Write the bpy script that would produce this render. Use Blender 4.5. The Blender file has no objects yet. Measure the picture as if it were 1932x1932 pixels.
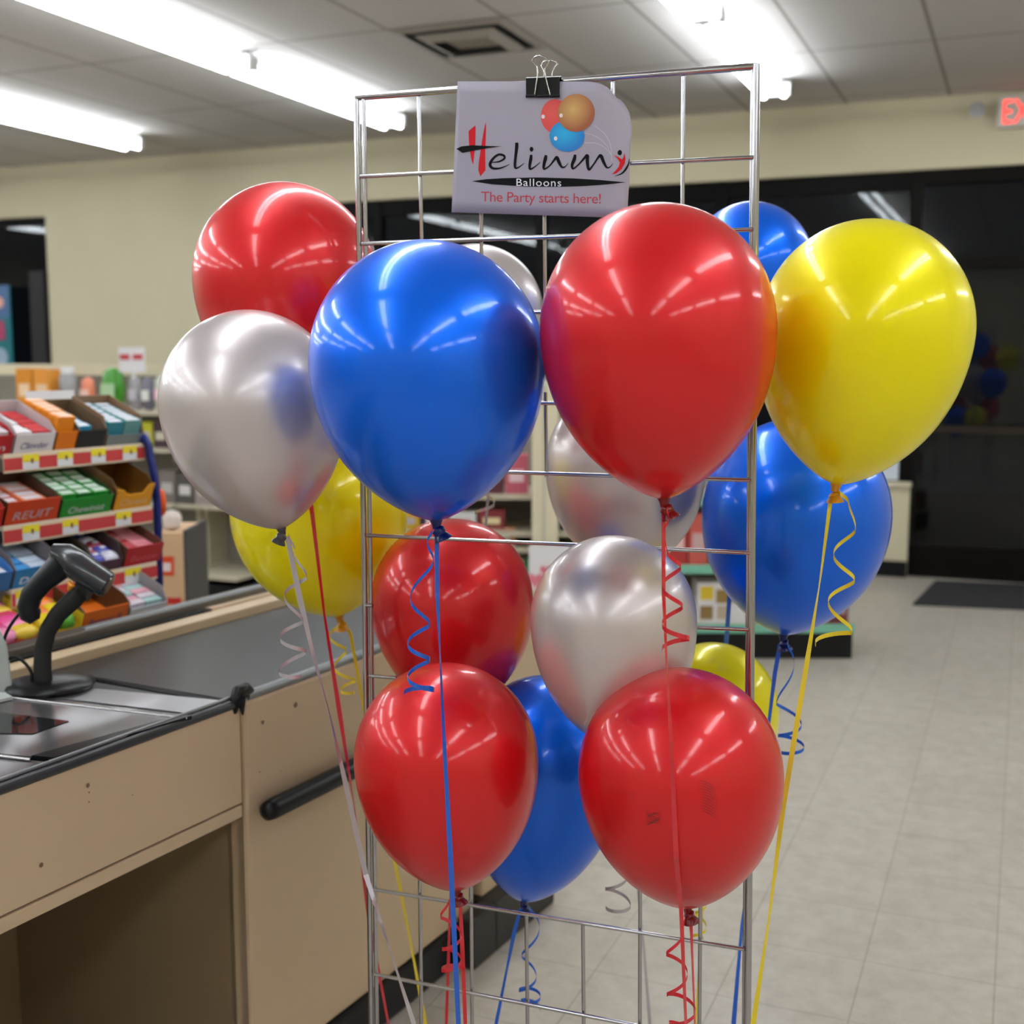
import bpy, bmesh, math, random
import numpy as np
from mathutils import Vector
from mathutils.bvhtree import BVHTree

random.seed(7)
# ------------------------------------------------------------------ camera, world, exposure
sc = bpy.context.scene
F = 2326.0; PITCH = math.atan(288/2326.0); H = 1.5; YAW = math.radians(22.5)
cd = bpy.data.cameras.new('camera'); cam = bpy.data.objects.new('camera', cd)
sc.collection.objects.link(cam); sc.camera = cam
cam.location = (0, 0, H); cam.rotation_euler = (math.pi/2-PITCH, 0, YAW)
cd.sensor_width = 36; cd.lens = 36*F/1932; cd.clip_start = 0.05; cd.clip_end = 100
cd.dof.use_dof = True; cd.dof.focus_distance = 1.72; cd.dof.aperture_fstop = 4.3
sc.view_settings.view_transform = 'Standard'; sc.view_settings.look = 'None'
sc.view_settings.gamma = 1; sc.view_settings.use_curve_mapping = False
sc.view_settings.exposure = 0.37
w = bpy.data.worlds.new('night'); sc.world = w; w.use_nodes = True
w.node_tree.nodes['Background'].inputs[0].default_value = (0.004, 0.005, 0.007, 1)
w.node_tree.nodes['Background'].inputs[1].default_value = 1.0
sc.cycles.use_denoising = True
sc.cycles.max_bounces = 10; sc.cycles.diffuse_bounces = 4; sc.cycles.glossy_bounces = 5
sc.cycles.transmission_bounces = 8
sc.cycles.sample_clamp_indirect = 6
TUBE_POWER = 17.0
CEIL = 3.22
# fluorescent battens: rows of two-tube fittings run along Y under the ceiling (their tubes are the lamps)
STARTS = [6.07, 4.21, .72, -1.5, -3.7, -5.9]
ROWS = {-14.2: 2, -11.6: 2, -9.0: 5, -6.44: 6, -4.18: 6, -1.52: 6, 1.05: 6, 3.55: 6}
FIX_LEN = 1.86; FILL = {-6.44: 2.35, -1.52: 2.35, -11.6: 2.35}     # these rows carry one more fitting

# ------------------------------------------------------------------ helpers
col = sc.collection
_f = np.array([-math.sin(YAW)*math.cos(PITCH), math.cos(YAW)*math.cos(PITCH), -math.sin(PITCH)])
_r = np.array([math.cos(YAW), math.sin(YAW), 0.0]); _u = np.cross(_r, _f)
_fh = np.array([-math.sin(YAW), math.cos(YAW), 0.0]); CAM = np.array([0, 0, H])
def ray(x, y): return _f*F + _r*(x-966) - _u*(y-966)
def at(x, y, d): r = ray(x, y); return CAM + r*(d/(r@_fh))          # point at horizontal distance d
def onz(x, y, z): r = ray(x, y); return CAM + r*((z-H)/r[2])
def onpl(x, y, p, n): r = ray(x, y); return CAM + r*(((np.array(p)-CAM)@n)/(r@n))
def zc(p): return float((np.array(p)-CAM)@_f)
_k = ray(2230, 678); U = np.array([_k[0], _k[1], 0]); U = U/np.linalg.norm(U)     # checkout direction
N = np.array([U[1], -U[0], 0]); Z = np.array([0, 0, 1.0])
def cp(u, n, z): return U*u + N*n + Z*z

def srgb(r, g, b):
    def c(v):
        v /= 255.0
        return v/12.92 if v <= .04045 else ((v+.055)/1.055)**2.4
    return (c(r), c(g), c(b), 1)
_mats = {}
def mat(name, c, rough=.5, metal=0, spec=.5, coat=0, coat_r=.05, emit=None, es=0, noise=0, nscale=20, trans=0, bump=0, ior=1.5, sss=0):
    if name in _mats: return _mats[name]
    m = bpy.data.materials.new(name); m.use_nodes = True; nt = m.node_tree; b = nt.nodes['Principled BSDF']
    c = c if len(c) == 4 else (*c, 1)
    b.inputs['Base Color'].default_value = c
    b.inputs['Roughness'].default_value = rough; b.inputs['Metallic'].default_value = metal
    b.inputs['Specular IOR Level'].default_value = spec; b.inputs['Coat Weight'].default_value = coat
    b.inputs['Coat Roughness'].default_value = coat_r; b.inputs['Transmission Weight'].default_value = trans
    b.inputs['IOR'].default_value = ior
    if sss: b.inputs['Subsurface Weight'].default_value = sss; b.inputs['Subsurface Scale'].default_value = .02
    if emit is not None:
        b.inputs['Emission Color'].default_value = emit; b.inputs['Emission Strength'].default_value = es
    if noise or bump:
        tc = nt.nodes.new('ShaderNodeTexCoord'); ns = nt.nodes.new('ShaderNodeTexNoise')
        ns.inputs['Scale'].default_value = nscale; ns.inputs['Detail'].default_value = 5
        nt.links.new(tc.outputs['Object'], ns.inputs['Vector'])
        if noise:
            mx = nt.nodes.new('ShaderNodeMix'); mx.data_type = 'RGBA'
            mx.inputs['A'].default_value = tuple(v*(1-noise) for v in c[:3])+(1,)
            mx.inputs['B'].default_value = tuple(min(1, v*(1+noise)) for v in c[:3])+(1,)
            nt.links.new(ns.outputs['Fac'], mx.inputs['Factor']); nt.links.new(mx.outputs['Result'], b.inputs['Base Color'])
        if bump:
            bp = nt.nodes.new('ShaderNodeBump'); bp.inputs['Strength'].default_value = bump; bp.inputs['Distance'].default_value = .002
            nt.links.new(ns.outputs['Fac'], bp.inputs['Height']); nt.links.new(bp.outputs['Normal'], b.inputs['Normal'])
    _mats[name] = m
    return m

class MB:
    """collects shapes in world coordinates, then links them as one mesh object"""
    def __init__(s): s.v = []; s.f = []
    def add(s, vs, fs):
        o = len(s.v); s.v += [tuple(float(c) for c in v) for v in vs]; s.f += [tuple(i+o for i in f) for f in fs]; return s
    def box(s, o, a, b, c):   # corner + three edge vectors
        o, a, b, c = (np.array(x, float) for x in (o, a, b, c))
        if np.dot(np.cross(a, b), c) < 0: a, b = b, a
        v = [o, o+a, o+a+b, o+b, o+c, o+a+c, o+a+b+c, o+b+c]
        return s.add(v, [(3, 2, 1, 0), (4, 5, 6, 7), (0, 1, 5, 4), (1, 2, 6, 5), (2, 3, 7, 6), (3, 0, 4, 7)])
    def bx(s, x0, x1, y0, y1, z0, z1): return s.box((x0, y0, z0), (x1-x0, 0, 0), (0, y1-y0, 0), (0, 0, z1-z0))
    def cb(s, u0, u1, n0, n1, z0, z1): return s.box(cp(u0, n0, z0), U*(u1-u0), N*(n1-n0), Z*(z1-z0))
    def poly(s, pts, t):      # flat outline given thickness vector t
        n = len(pts); t = np.array(t); a = [np.array(p) for p in pts]
        return s.add(a+[p+t for p in a], [tuple(range(n)), tuple(range(2*n-1, n-1, -1))]+[((i+1) % n, i, n+i, n+(i+1) % n) for i in range(n)])
    def tube(s, pts, r, seg=12, flat=None, caps=True):
        P = [np.array(p, float) for p in pts]; n = len(P)
        R = r if hasattr(r, '__len__') else [r]*n
        ref = None; rings = []
        for i in range(n):
            t = P[min(i+1, n-1)]-P[max(i-1, 0)]; t = t/(np.linalg.norm(t)+1e-12)
            if ref is None:
                ref = np.array([0, 0, 1.0]) if abs(t[2]) < .9 else np.array([1.0, 0, 0])
                if flat is not None: ref = np.array(flat[0], float)
            a = ref-t*(ref@t); a /= np.linalg.norm(a); ref = a; b = np.cross(t, a)
            fa, fb = (1, 1) if flat is None else (flat[1], flat[2])
            rings.append([P[i]+R[i]*(fa*a*math.cos(q)+fb*b*math.sin(q)) for q in np.linspace(0, 2*math.pi, seg, endpoint=False)])
        vs = [v for rg in rings for v in rg]; fs = []
        for i in range(n-1):
            for j in range(seg): fs.append((i*seg+j, i*seg+(j+1) % seg, (i+1)*seg+(j+1) % seg, (i+1)*seg+j))
        if caps: fs += [tuple(range(seg-1, -1, -1)), tuple(range((n-1)*seg, n*seg))]
        return s.add(vs, fs)
    def lathe(s, o, ax, prof, seg=48, ref=None):   # prof: (distance along ax, radius)
        ax = np.array(ax, float); ax /= np.linalg.norm(ax)
        ref = np.array([1.0, 0, 0]) if ref is None else np.array(ref, float)
        a = ref-ax*(ref@ax); a /= np.linalg.norm(a); b = np.cross(ax, a); o = np.array(o)
        vs = []; fs = []
        for h, r in prof:
            vs += [o+ax*h+r*(a*math.cos(q)+b*math.sin(q)) for q in np.linspace(0, 2*math.pi, seg, endpoint=False)]
        n = len(prof)
        for i in range(n-1):
            for j in range(seg): fs.append((i*seg+j, i*seg+(j+1) % seg, (i+1)*seg+(j+1) % seg, (i+1)*seg+j))
        fs += [tuple(range(seg-1, -1, -1)), tuple(range((n-1)*seg, n*seg))]
        return s.add(vs, fs)
    def build(s, name, m, parent=None, smooth=False, bevel=0, base=None, solid=0):
        me = bpy.data.meshes.new(name)
        wb = Vector((0, 0, 0)) if (parent is None and base is None) else (Vector(base) if base is not None else parent['_wb'])
        wb = np.array(wb)
        me.from_pydata([tuple(np.array(v)-wb) for v in s.v], [], s.f); me.update()
        bm = bmesh.new(); bm.from_mesh(me); bmesh.ops.recalc_face_normals(bm, faces=bm.faces); bm.to_mesh(me); bm.free()
        me.materials.append(m)
        o = bpy.data.objects.new(name, me); col.objects.link(o)
        if parent is not None: o.parent = parent
        else: o.location = wb
        o['_wb'] = [float(c) for c in wb]
        if smooth:
            for p in me.polygons: p.use_smooth = True
            try: me.set_sharp_from_angle(angle=math.radians(50))
            except Exception: pass
        if bevel:
            bv = o.modifiers.new('bevel', 'BEVEL'); bv.width = bevel; bv.segments = 2; bv.limit_method = 'ANGLE'
        if solid:
            sd = o.modifiers.new('solid', 'SOLIDIFY'); sd.thickness = solid; sd.offset = 0
        return o
def thing(name, label, cat, base, group=None):
    o = bpy.data.objects.new(name, None); col.objects.link(o); o.location = [float(c) for c in base]
    o.empty_display_size = .05; o['label'] = label; o['category'] = cat; o['_wb'] = [float(c) for c in base]
    if group: o['group'] = group
    return o
def tag(o, label, cat, group=None):
    o['label'] = label; o['category'] = cat
    if group: o['group'] = group
    return o
def struct(o): o['kind'] = 'structure'; return o
def copy_tree(o, off=(0, 0, 0), parent=None):
    c = o.copy(); col.objects.link(c)
    if parent is None: c.location = Vector(o.location)+Vector(off)
    else: c.parent = parent
    for ch in [x for x in o.children]: copy_tree(ch, parent=c)
    return c
_fc = {}
def text2d(s, spacing=1.0):
    """outline letters: list of 2-D vertices and faces with cap height about 0.7"""
    k = (s, spacing)
    if k in _fc: return _fc[k]
    cu = bpy.data.curves.new('t', 'FONT'); cu.body = s; cu.space_character = spacing; cu.resolution_u = 3
    o = bpy.data.objects.new('t', cu); col.objects.link(o)
    dg = bpy.context.evaluated_depsgraph_get(); me = bpy.data.meshes.new_from_object(o.evaluated_get(dg))
    v = [(p.co.x, p.co.y) for p in me.vertices]; f = [tuple(p.vertices) for p in me.polygons]
    bpy.data.objects.remove(o); bpy.data.curves.remove(cu); bpy.data.meshes.remove(me)
    _fc[k] = (v, f); return v, f
def text_on(mb, s, fn, x0, x1, y0, y1, spacing=1.0, shear=0.0):
    """letters fitted in the box x0..x1 / y0(baseline)..y1(cap) of the surface function fn(x, y)"""
    v, f = text2d(s, spacing); xs = [p[0] for p in v]; caps = .69
    a, b = min(xs), max(xs)
    mb.add([fn(x0+(x-a)/(b-a)*(x1-x0)+shear*(y/caps)*(y1-y0), y0+y/caps*(y1-y0)) for x, y in v], f)

# ------------------------------------------------------------------ materials
M_wall = mat('wall_paint', srgb(206, 197, 168), .75, noise=.04, nscale=3)
M_black = mat('black_plastic', (.007, .007, .008), .32, spec=.25)
M_blackm = mat('black_frame', (.003, .0027, .0024), .5, spec=.1)
M_metal = mat('chrome_wire', (.46, .45, .47), .14, metal=1)
M_house = mat('batten_white', (.75, .75, .75), .45)
M_tube = mat('lamp_tube', (.9, .9, .9), .3, emit=(.93, 1.0, 1.05, 1), es=TUBE_POWER)
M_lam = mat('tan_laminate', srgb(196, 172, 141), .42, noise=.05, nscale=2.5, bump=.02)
M_lamd = mat('tan_laminate_shaded', srgb(150, 128, 98), .5, noise=.05, nscale=3)  # darker copy of the laminate, knee-space shade put into its colour
M_belt = mat('belt_rubber', srgb(34, 32, 34), .3, spec=.35, noise=.12, nscale=4, bump=.1)
M_steel = mat('brushed_steel', (.24, .232, .24), .25, metal=.9, noise=.1, nscale=8)
M_trim = mat('dark_edge_trim', (.03, .033, .037), .3, spec=.35)
M_gtrim = mat('grey_edge_trim', (.2, .21, .22), .3, metal=.4)
M_glassd = mat('scanner_glass', (.01, .01, .012), .05, spec=.7)
M_shelf = mat('shelf_cream', srgb(190, 182, 160), .5)
M_card = mat('brown_card', srgb(120, 92, 66), .8)
M_white = mat('white_card', srgb(225, 222, 225), .6)
M_cream_end = mat('cream_panel', srgb(214, 204, 176), .6)

# ------------------------------------------------------------------ room
YB = 8.834
def tile_floor():
    m = bpy.data.materials.new('vinyl_tile'); m.use_nodes = True; nt = m.node_tree; b = nt.nodes['Principled BSDF']; L = nt.links.new
    tc = nt.nodes.new('ShaderNodeTexCoord'); br = nt.nodes.new('ShaderNodeTexBrick')
    br.offset = 0; br.squash = 1
    br.inputs['Scale'].default_value = 1; br.inputs['Brick Width'].default_value = .305; br.inputs['Row Height'].default_value = .305
    br.inputs['Mortar Size'].default_value = .0022; br.inputs['Mortar Smooth'].default_value = .3
    br.inputs['Color1'].default_value = srgb(192, 184, 172); br.inputs['Color2'].default_value = srgb(186, 178, 166)
    br.inputs['Mortar'].default_value = srgb(158, 149, 138)
    L(tc.outputs['Object'], br.inputs['Vector'])
    ns = nt.nodes.new('ShaderNodeTexNoise'); ns.inputs['Scale'].default_value = 14; ns.inputs['Detail'].default_value = 9; ns.inputs['Roughness'].default_value = .7
    L(tc.outputs['Object'], ns.inputs['Vector'])
    cr = nt.nodes.new('ShaderNodeValToRGB'); cr.color_ramp.elements[0].position = .28; cr.color_ramp.elements[0].color = (.7, .67, .64, 1)
    cr.color_ramp.elements[1].position = .6; cr.color_ramp.elements[1].color = (1, 1, 1, 1)
    L(ns.outputs['Fac'], cr.inputs['Fac'])
    mx = nt.nodes.new('ShaderNodeMix'); mx.data_type = 'RGBA'; mx.blend_type = 'MULTIPLY'; mx.inputs['Factor'].default_value = .8
    L(br.outputs['Color'], mx.inputs['A']); L(cr.outputs['Color'], mx.inputs['B']); L(mx.outputs['Result'], b.inputs['Base Color'])
    b.inputs['Roughness'].default_value = .33; b.inputs['Specular IOR Level'].default_value = .4
    return m
def tile_ceiling():
    m = bpy.data.materials.new('ceiling_tile'); m.use_nodes = True; nt = m.node_tree; b = nt.nodes['Principled BSDF']; L = nt.links.new
    tc = nt.nodes.new('ShaderNodeTexCoord'); mp = nt.nodes.new('ShaderNodeMapping')
    mp.inputs['Location'].default_value = (1.205+.66*40, -5.98+1.32*20, 0)
    br = nt.nodes.new('ShaderNodeTexBrick'); br.offset = 0
    br.inputs['Scale'].default_value = 1; br.inputs['Brick Width'].default_value = .66; br.inputs['Row Height'].default_value = 1.32
    br.inputs['Mortar Size'].default_value = .012; br.inputs['Mortar Smooth'].default_value = .2
    br.inputs['Color1'].default_value = srgb(194, 189, 187); br.inputs['Color2'].default_value = srgb(190, 185, 182)
    br.inputs['Mortar'].default_value = srgb(140, 132, 125)
    L(tc.outputs['Object'], mp.inputs['Vector']); L(mp.outputs['Vector'], br.inputs['Vector']); L(br.outputs['Color'], b.inputs['Base Color'])
    ns = nt.nodes.new('ShaderNodeTexNoise'); ns.inputs['Scale'].default_value = 90; L(tc.outputs['Object'], ns.inputs['Vector'])
    bp = nt.nodes.new('ShaderNodeBump'); bp.inputs['Strength'].default_value = .25; bp.inputs['Distance'].default_value = .003
    L(ns.outputs['Fac'], bp.inputs['Height']); L(bp.outputs['Normal'], b.inputs['Normal'])
    b.inputs['Roughness'].default_value = .85
    return m
XL, XR, YR = -16.0, 5.2, -6.5
struct(MB().bx(XL, XR, YR, YB+.3, -.1, 0).build('floor', tile_floor()))
struct(MB().bx(XL, XR, YR, YB+.3, CEIL, CEIL+.1).build('ceiling', tile_ceiling()))
struct(MB().bx(XL-.15, XL, YR, YB+.3, 0, CEIL).build('wall_left', M_wall))
struct(MB().bx(XR, XR+.15, YR, YB+.3, 0, CEIL).build('wall_right', M_wall))
struct(MB().bx(XL, XR, YR-.15, YR, 0, CEIL).build('wall_rear', M_wall))
ZW = 2.755      # top of the dark glazing
mb = MB()
mb.bx(XL, -10.3, YB, YB+.3, 0, CEIL); mb.bx(-10.3, -8.19, YB, YB+.3, ZW+.02, CEIL); mb.bx(-10.3, -8.19, YB, YB+.3, 0, .35)
mb.bx(-8.19, -6.33, YB, YB+.3, 0, CEIL); mb.bx(-6.33, XR, YB, YB+.3, ZW, CEIL)
mb.bx(-6.33, -.70, YB, YB+.3, 0, .63); mb.bx(1.4, XR, YB, YB+.3, 0, ZW)
struct(mb.build('wall_back', M_wall))
struct(MB().bx(-6.33, -.70, YB-.02, YB, 0, .11).build('baseboard_back', M_black))
struct(MB().bx(-6.33, -.69, YB-.03, YB+.05, .63, .66).build('trim_1', M_cream_end))
M_pane = mat('window_glass', (.5, .52, .52), 0, trans=1, ior=1.34)
def window(name, x0, x1, z0, z1, mull, fw=.06, ft=.12):
    f = MB(); y0, y1 = YB+.06, YB+.13
    f.bx(x0, x1, y0, y1, z1-ft, z1); f.bx(x0, x1, y0, y1, z0, z0+fw)
    for m in [x0+fw/2]+mull+[x1-fw/2]: f.bx(m-fw/2, m+fw/2, y0-.01, y1, z0, z1)
    o = struct(f.build(name, M_blackm))
    g = MB(); ms = [x0+fw/2]+mull+[x1-fw/2]
    for a, b in zip(ms[:-1], ms[1:]): g.bx(a+.02, b-.02, YB+.09, YB+.098, z0+.03, z1-.05)
    gp = g.build('pane', M_pane, parent=o); return o
window('window_1', -6.33, -.70, .66, ZW, [-4.85, -3.45, -2.06], fw=.075)
window('window_2', -10.3, -8.19, .35, ZW+.02, [-9.3], fw=.05, ft=.07)
# the dark outside: pavement and a far black hedge line are not visible, only the night
struct(MB().bx(XL, XR, YB+.3, YB+6, -.12, -.02).build('pavement', mat('night_pavement', (.006, .006, .006), .9, spec=.1)))
# door at the right
d = MB(); y0, y1 = YB+.04, YB+.14
for a, b in ((-.76, -.69), (.28, .36), (1.3, 1.42)): d.bx(a, b, y0, y1, 0, ZW)
d.bx(-.69, 1.3, y0, y1, ZW-.09, ZW); d.bx(-.69, 1.3, y0, y1, 2.1, 2.18); d.bx(-.69, 1.3, y0+.02, y1-.02, 0, .22)
door = struct(d.build('door_1', mat('bronze_door_frame', (.005, .004, .003), .45, spec=.1)))
g = MB(); g.bx(-.70, 1.32, YB+.09, YB+.098, .2, 2.12); g.bx(-.70, 1.32, YB+.09, YB+.098, 2.18, ZW-.05); g.build('pane', M_pane, parent=door)
b = MB(); b.box((-.6, YB-.02, 1.01), (.86, 0, 0), (0, .03, 0), (0, 0, .045)); b.box((.38, YB-.02, 1.01), (.9, 0, 0), (0, .03, 0), (0, 0, .045))
for x in (-.58, .2, .4, 1.22): b.bx(x, x+.03, YB, YB+.05, 1.015, 1.045)
b.build('push_bar', mat('bronze_bar', (.03, .022, .016), .35, metal=.6), parent=door)
# night car park clutter seen only as dark: nothing

# ------------------------------------------------------------------ ceiling fittings
def batten():
    t = thing('ceiling_light', 'x', 'ceiling light', (0, 0, CEIL))
    h = MB(); h.bx(-.055, .055, .01, FIX_LEN-.01, CEIL-.055, CEIL)
    h.bx(-.1, .1, .01, .05, CEIL-.11, CEIL-.03); h.bx(-.1, .1, FIX_LEN-.05, FIX_LEN-.01, CEIL-.11, CEIL-.03)
    h.build('housing', M_house, t, bevel=.004)
    for x in (-.062, .062):
        MB().tube([(x, .03, CEIL-.1), (x, FIX_LEN-.03, CEIL-.1)], .02, seg=16).build('lamp_tube', M_tube, t, smooth=True)
    return t
proto = batten(); used = False
RN = {-14.2: 'outermost left row', -11.6: 'second row from far left', -9.0: 'row beyond the candy shelves',
      -6.44: 'row over the candy shelves', -4.18: 'row left of the ceiling vent', -1.52: 'row right of the ceiling vent',
      1.05: 'row over the entrance', 3.55: 'row by the right wall'}
ORD = ['nearest the dark windows', 'second from the dark windows', 'third from the windows', 'fourth from the windows', 'fifth from the windows', 'sixth from the windows', 'seventh from the windows', 'eighth from the windows']
for x, n in ROWS.items():
    st = STARTS[:n] if x not in FILL else (STARTS[:2]+[FILL[x]]+STARTS[2:])[:n+1]
    for i in range(len(st)):
        o = proto if not used else copy_tree(proto); used = True
        o.location = (x, st[i], CEIL)
        o['group'] = 'two-tube ceiling lights in rows'
        o['label'] = 'lit two-tube light, ' + ORD[i] + ', ' + RN[x]
# vent
vx0, vx1, vy0, vy1 = -3.185, -2.525, 5.98, 6.64
t = thing('ceiling_vent', 'square stepped air diffuser set in the ceiling above the wire panel', 'vent', ((vx0+vx1)/2, (vy0+vy1)/2, CEIL))
cxv, cyv = (vx0+vx1)/2, (vy0+vy1)/2
MB().bx(vx0+.03, vx1-.03, vy0+.03, vy1-.03, CEIL-.003, CEIL-.001).build('backing', mat('vent_dark', (.015, .014, .012), .8), t)
def ringf(r0, z0, r1, z1, th=.004):
    a = [(-r0, -r0), (r0, -r0), (r0, r0), (-r0, r0)]; c = [(-r1, -r1), (r1, -r1), (r1, r1), (-r1, r1)]
    m = MB(); m.add([(cxv+p[0], cyv+p[1], z0) for p in a]+[(cxv+p[0], cyv+p[1], z1) for p in c], [(i, (i+1) % 4, 4+(i+1) % 4, 4+i) for i in range(4)]); return m
M_vent = mat('vent_paint', srgb(150, 142, 134), .6)
for r0, r1, dz in ((.33, .285, .012), (.225, .165, .04), (.115, .0001, .03)):
    ringf(r0, CEIL-.006 if r0 > .3 else CEIL-.02-.0, r1, CEIL-.006-dz).build('frame' if r0 > .3 else 'louvre_ring', M_vent, t, solid=.004)
# exit sign
p0 = onpl(1880, 242, (0, YB-.06, 0), np.array([0, 1.0, 0])); xa = float(p0[0]); z0 = float(p0[2])
t = thing('exit_sign', 'white exit sign with glowing red letters on the wall over the door', 'exit sign', (xa+.17, YB, z0))
MB().bx(xa, xa+.36, YB-.06, YB, z0, z0+.2).build('case', mat('sign_case', (.62, .6, .56), .5), t, bevel=.006)
m = MB(); text_on(m, 'EXIT', lambda x, y: (x, YB-.062, y), xa+.035, xa+.325, z0+.025, z0+.175, spacing=1.05)
m.build('lettering', mat('exit_red', (.8, .05, .04), .4, emit=(1, .05, .04, 1), es=1.6), t)
t = thing('emergency_light', 'small round grey emergency lamp head on the wall beside the exit sign', 'emergency light', (xa-.12, YB, z0+.12))
MB().bx(xa-.15, xa-.09, YB-.04, YB, z0+.09, z0+.15).build('bracket', M_house, t)
MB().lathe((xa-.12, YB-.04, z0+.12), (0, -1, 0), [(0, .03), (.02, .04), (.05, .05), (.055, .042), (.05, .01)], 20).build('lamp_head', mat('lamp_grey', (.4, .4, .42), .3), t, smooth=True)

# ------------------------------------------------------------------ things on windows and floor
def onb(x, y, Y=YB-.01): return onpl(x, y, (0, Y, 0), np.array([0, 1.0, 0]))
o = MB().bx(-1.10, -.782, YB+.036, YB+.04, .67, 1.05).build('window_notice', mat('pale_paper', srgb(205, 212, 222), .6), base=(-.94, YB+.038, .67)); tag(o, 'pale blue-white notice taped low on the dark window by the door', 'notice')
a, b_, c, d_ = onz(1765, 1098, .001), onz(1722, 1142, .001), onz(1940, 1152, .001), onz(1990, 1102, .001)
dx = (c-b_); c = b_+dx*3; d_ = a+dx*3
o = MB().poly([a, b_, c, d_], (0, 0, .012)).build('door_mat', mat('mat_rubber', (.018, .018, .02), .9, bump=.3, nscale=200), base=b_); tag(o, 'black rubber mat on the pale floor before the entrance', 'mat')
# poster stand in the left window
pz = lambda x, y: onpl(x, y, (0, YB-.05, 0), np.array([0, 1.0, 0]))
t = thing('poster', 'teal and blue poster with pink shapes beside the black screen at far left', 'poster', pz(12, 715))
pa, pb = pz(-60, 540), pz(25, 700)
x0, x1, zz1, zz0 = float(pa[0]), float(pb[0]), float(pa[2]), float(pb[2])
MB().bx(x0, x1, YB-.05, YB-.04, zz0, zz1).build('sheet', mat('poster_teal', srgb(0, 110, 120), .4), t)
hh = zz1-zz0
MB().bx(x0, x1-.01, YB-.054, YB-.05, zz0+hh*.62, zz1).build('printed_panel', mat('poster_blue', srgb(70, 105, 150), .4), t)
MB().tube([(x0+.05, YB-.058, zz0+hh*.45), (x1-.07, YB-.058, zz0+hh*.48)], .09, 10, flat=((0, 1, 0), .02, 1)).build('printed_shape', mat('poster_pink', srgb(170, 60, 100), .4), t)
MB().lathe((x1-.12, YB-.053, zz0+hh*.8), (0, -1, 0), [(0, .05), (.003, .05)], 20).build('printed_shape', mat('poster_peach', srgb(230, 170, 150), .4), t)
MB().lathe((x1-.14, YB-.053, zz0+hh*.16), (0, -1, 0), [(0, .09), (.003, .09)], 20).build('printed_shape', mat('poster_grey', srgb(150, 170, 190), .4), t)
o = MB().bx(float(pz(26, 0)[0]), -8.22, YB-.03, YB+.04, .4, float(pz(50, 512)[2])).build('dark_screen', mat('screen_black', (.004, .004, .005), .6), base=(-8.5, YB, .4)); tag(o, 'tall matte black panel standing against the left window', 'panel')

# ------------------------------------------------------------------ store shelving in the background
def Y(c): return srgb(*c)
PAL = {}
def cmat(rgb, rough=.45):
    k = 'pack_%d_%d_%d' % rgb
    return mat(k, srgb(*rgb), rough)
def gondola(label, o, ax, dp, width, height, shelves, depth, endw=.03, base=.16, fascia=None, back=(.25, .23, .2), group='background shop shelving'):
    """o: front-left floor corner, ax: unit along the front, dp: unit towards the back"""
    t = thing('shelving_unit', label, 'shelf unit', o, group)
    o = np.array(o); ax = np.array(ax); dp = np.array(dp)
    MB().box(o+dp*.03, ax*width, dp*(depth-.03), Z*base).build('plinth', M_black, t)
    MB().box(o+dp*(depth-.03), ax*width, dp*.03, Z*height).build('back_panel', mat('shelf_back', back+(1,), .7), t)
    for k in (0, 1): MB().box(o+ax*(k*(width-endw))+dp*(depth*.55 if k == 0 else depth*.55), ax*endw, dp*(depth*.45), Z*height).build('upright', M_shelf, t)
    for i, z in enumerate(shelves):
        s = MB().box(o+ax*.0+Z*z, ax*width, dp*depth, Z*.025).build('shelf', M_shelf, t)
        if fascia: MB().box(o-dp*.008+Z*(z-.012), ax*width, dp*.008, Z*.045).build('price_rail', fascia, s)
    return t
def goods(o, ax, dp, x0, x1, z, h, w, colors, label, cat, name, group, dep=.12, back=.04, style='box'):
    """a row of packages standing on a shelf, each an object of its own"""
    o = np.array(o); ax = np.array(ax); dp = np.array(dp); x = x0; i = 0
    while x+w <= x1+1e-6:
        c = colors[i % len(colors)]; hh = h*random.uniform(.88, 1.0)
        b0 = o+ax*x+dp*back+Z*(z+.026)
        tt = thing(name, label, cat, b0, group)
        if style == 'box': MB().box(b0, ax*w*.92, dp*dep, Z*hh).build('carton', cmat(c), tt)
        elif style == 'jar':
            cc = b0+ax*w*.46+dp*w*.46
            MB().lathe(cc, Z, [(0, w*.38), (.01, w*.44), (hh*.75, w*.44), (hh*.86, w*.3)], 16).build('jar', cmat(c, .2), tt, smooth=True)
        else:
            q = [(0, .3), (.08, .5), (.5, .62), (.9, .5), (1, .12)]
            cc = b0+ax*w*.46+dp*dep*.4
            MB().tube([cc+Z*hh*a for a, _ in q], [w*.8*r for _, r in q], 12, flat=(ax, 1, .5)).build('bag', cmat(c, .3), tt, smooth=True)
        c2 = colors[(i+1) % len(colors)]; c2 = tuple(int(.4*a+150) for a in c2)
        if style == 'jar':
            MB().lathe(cc+Z*hh*.84, Z, [(0, w*.34), (hh*.14, w*.34), (hh*.16, w*.3)], 16).build('lid', cmat(c2), tt, smooth=True)
        else:
            yy = -.004 if style == 'box' else -.0
            off = dp*(-.003) if style == 'box' else dp*(dep*.4-w*.33)
            MB().box(b0+ax*w*.16+Z*hh*.3+off, ax*w*.6, dp*.003, Z*hh*.32).build('printed_panel', cmat(c2), tt)
        x += w; i += 1
XA = np.array([1.0, 0, 0]); YA = np.array([0, 1.0, 0])
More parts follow.
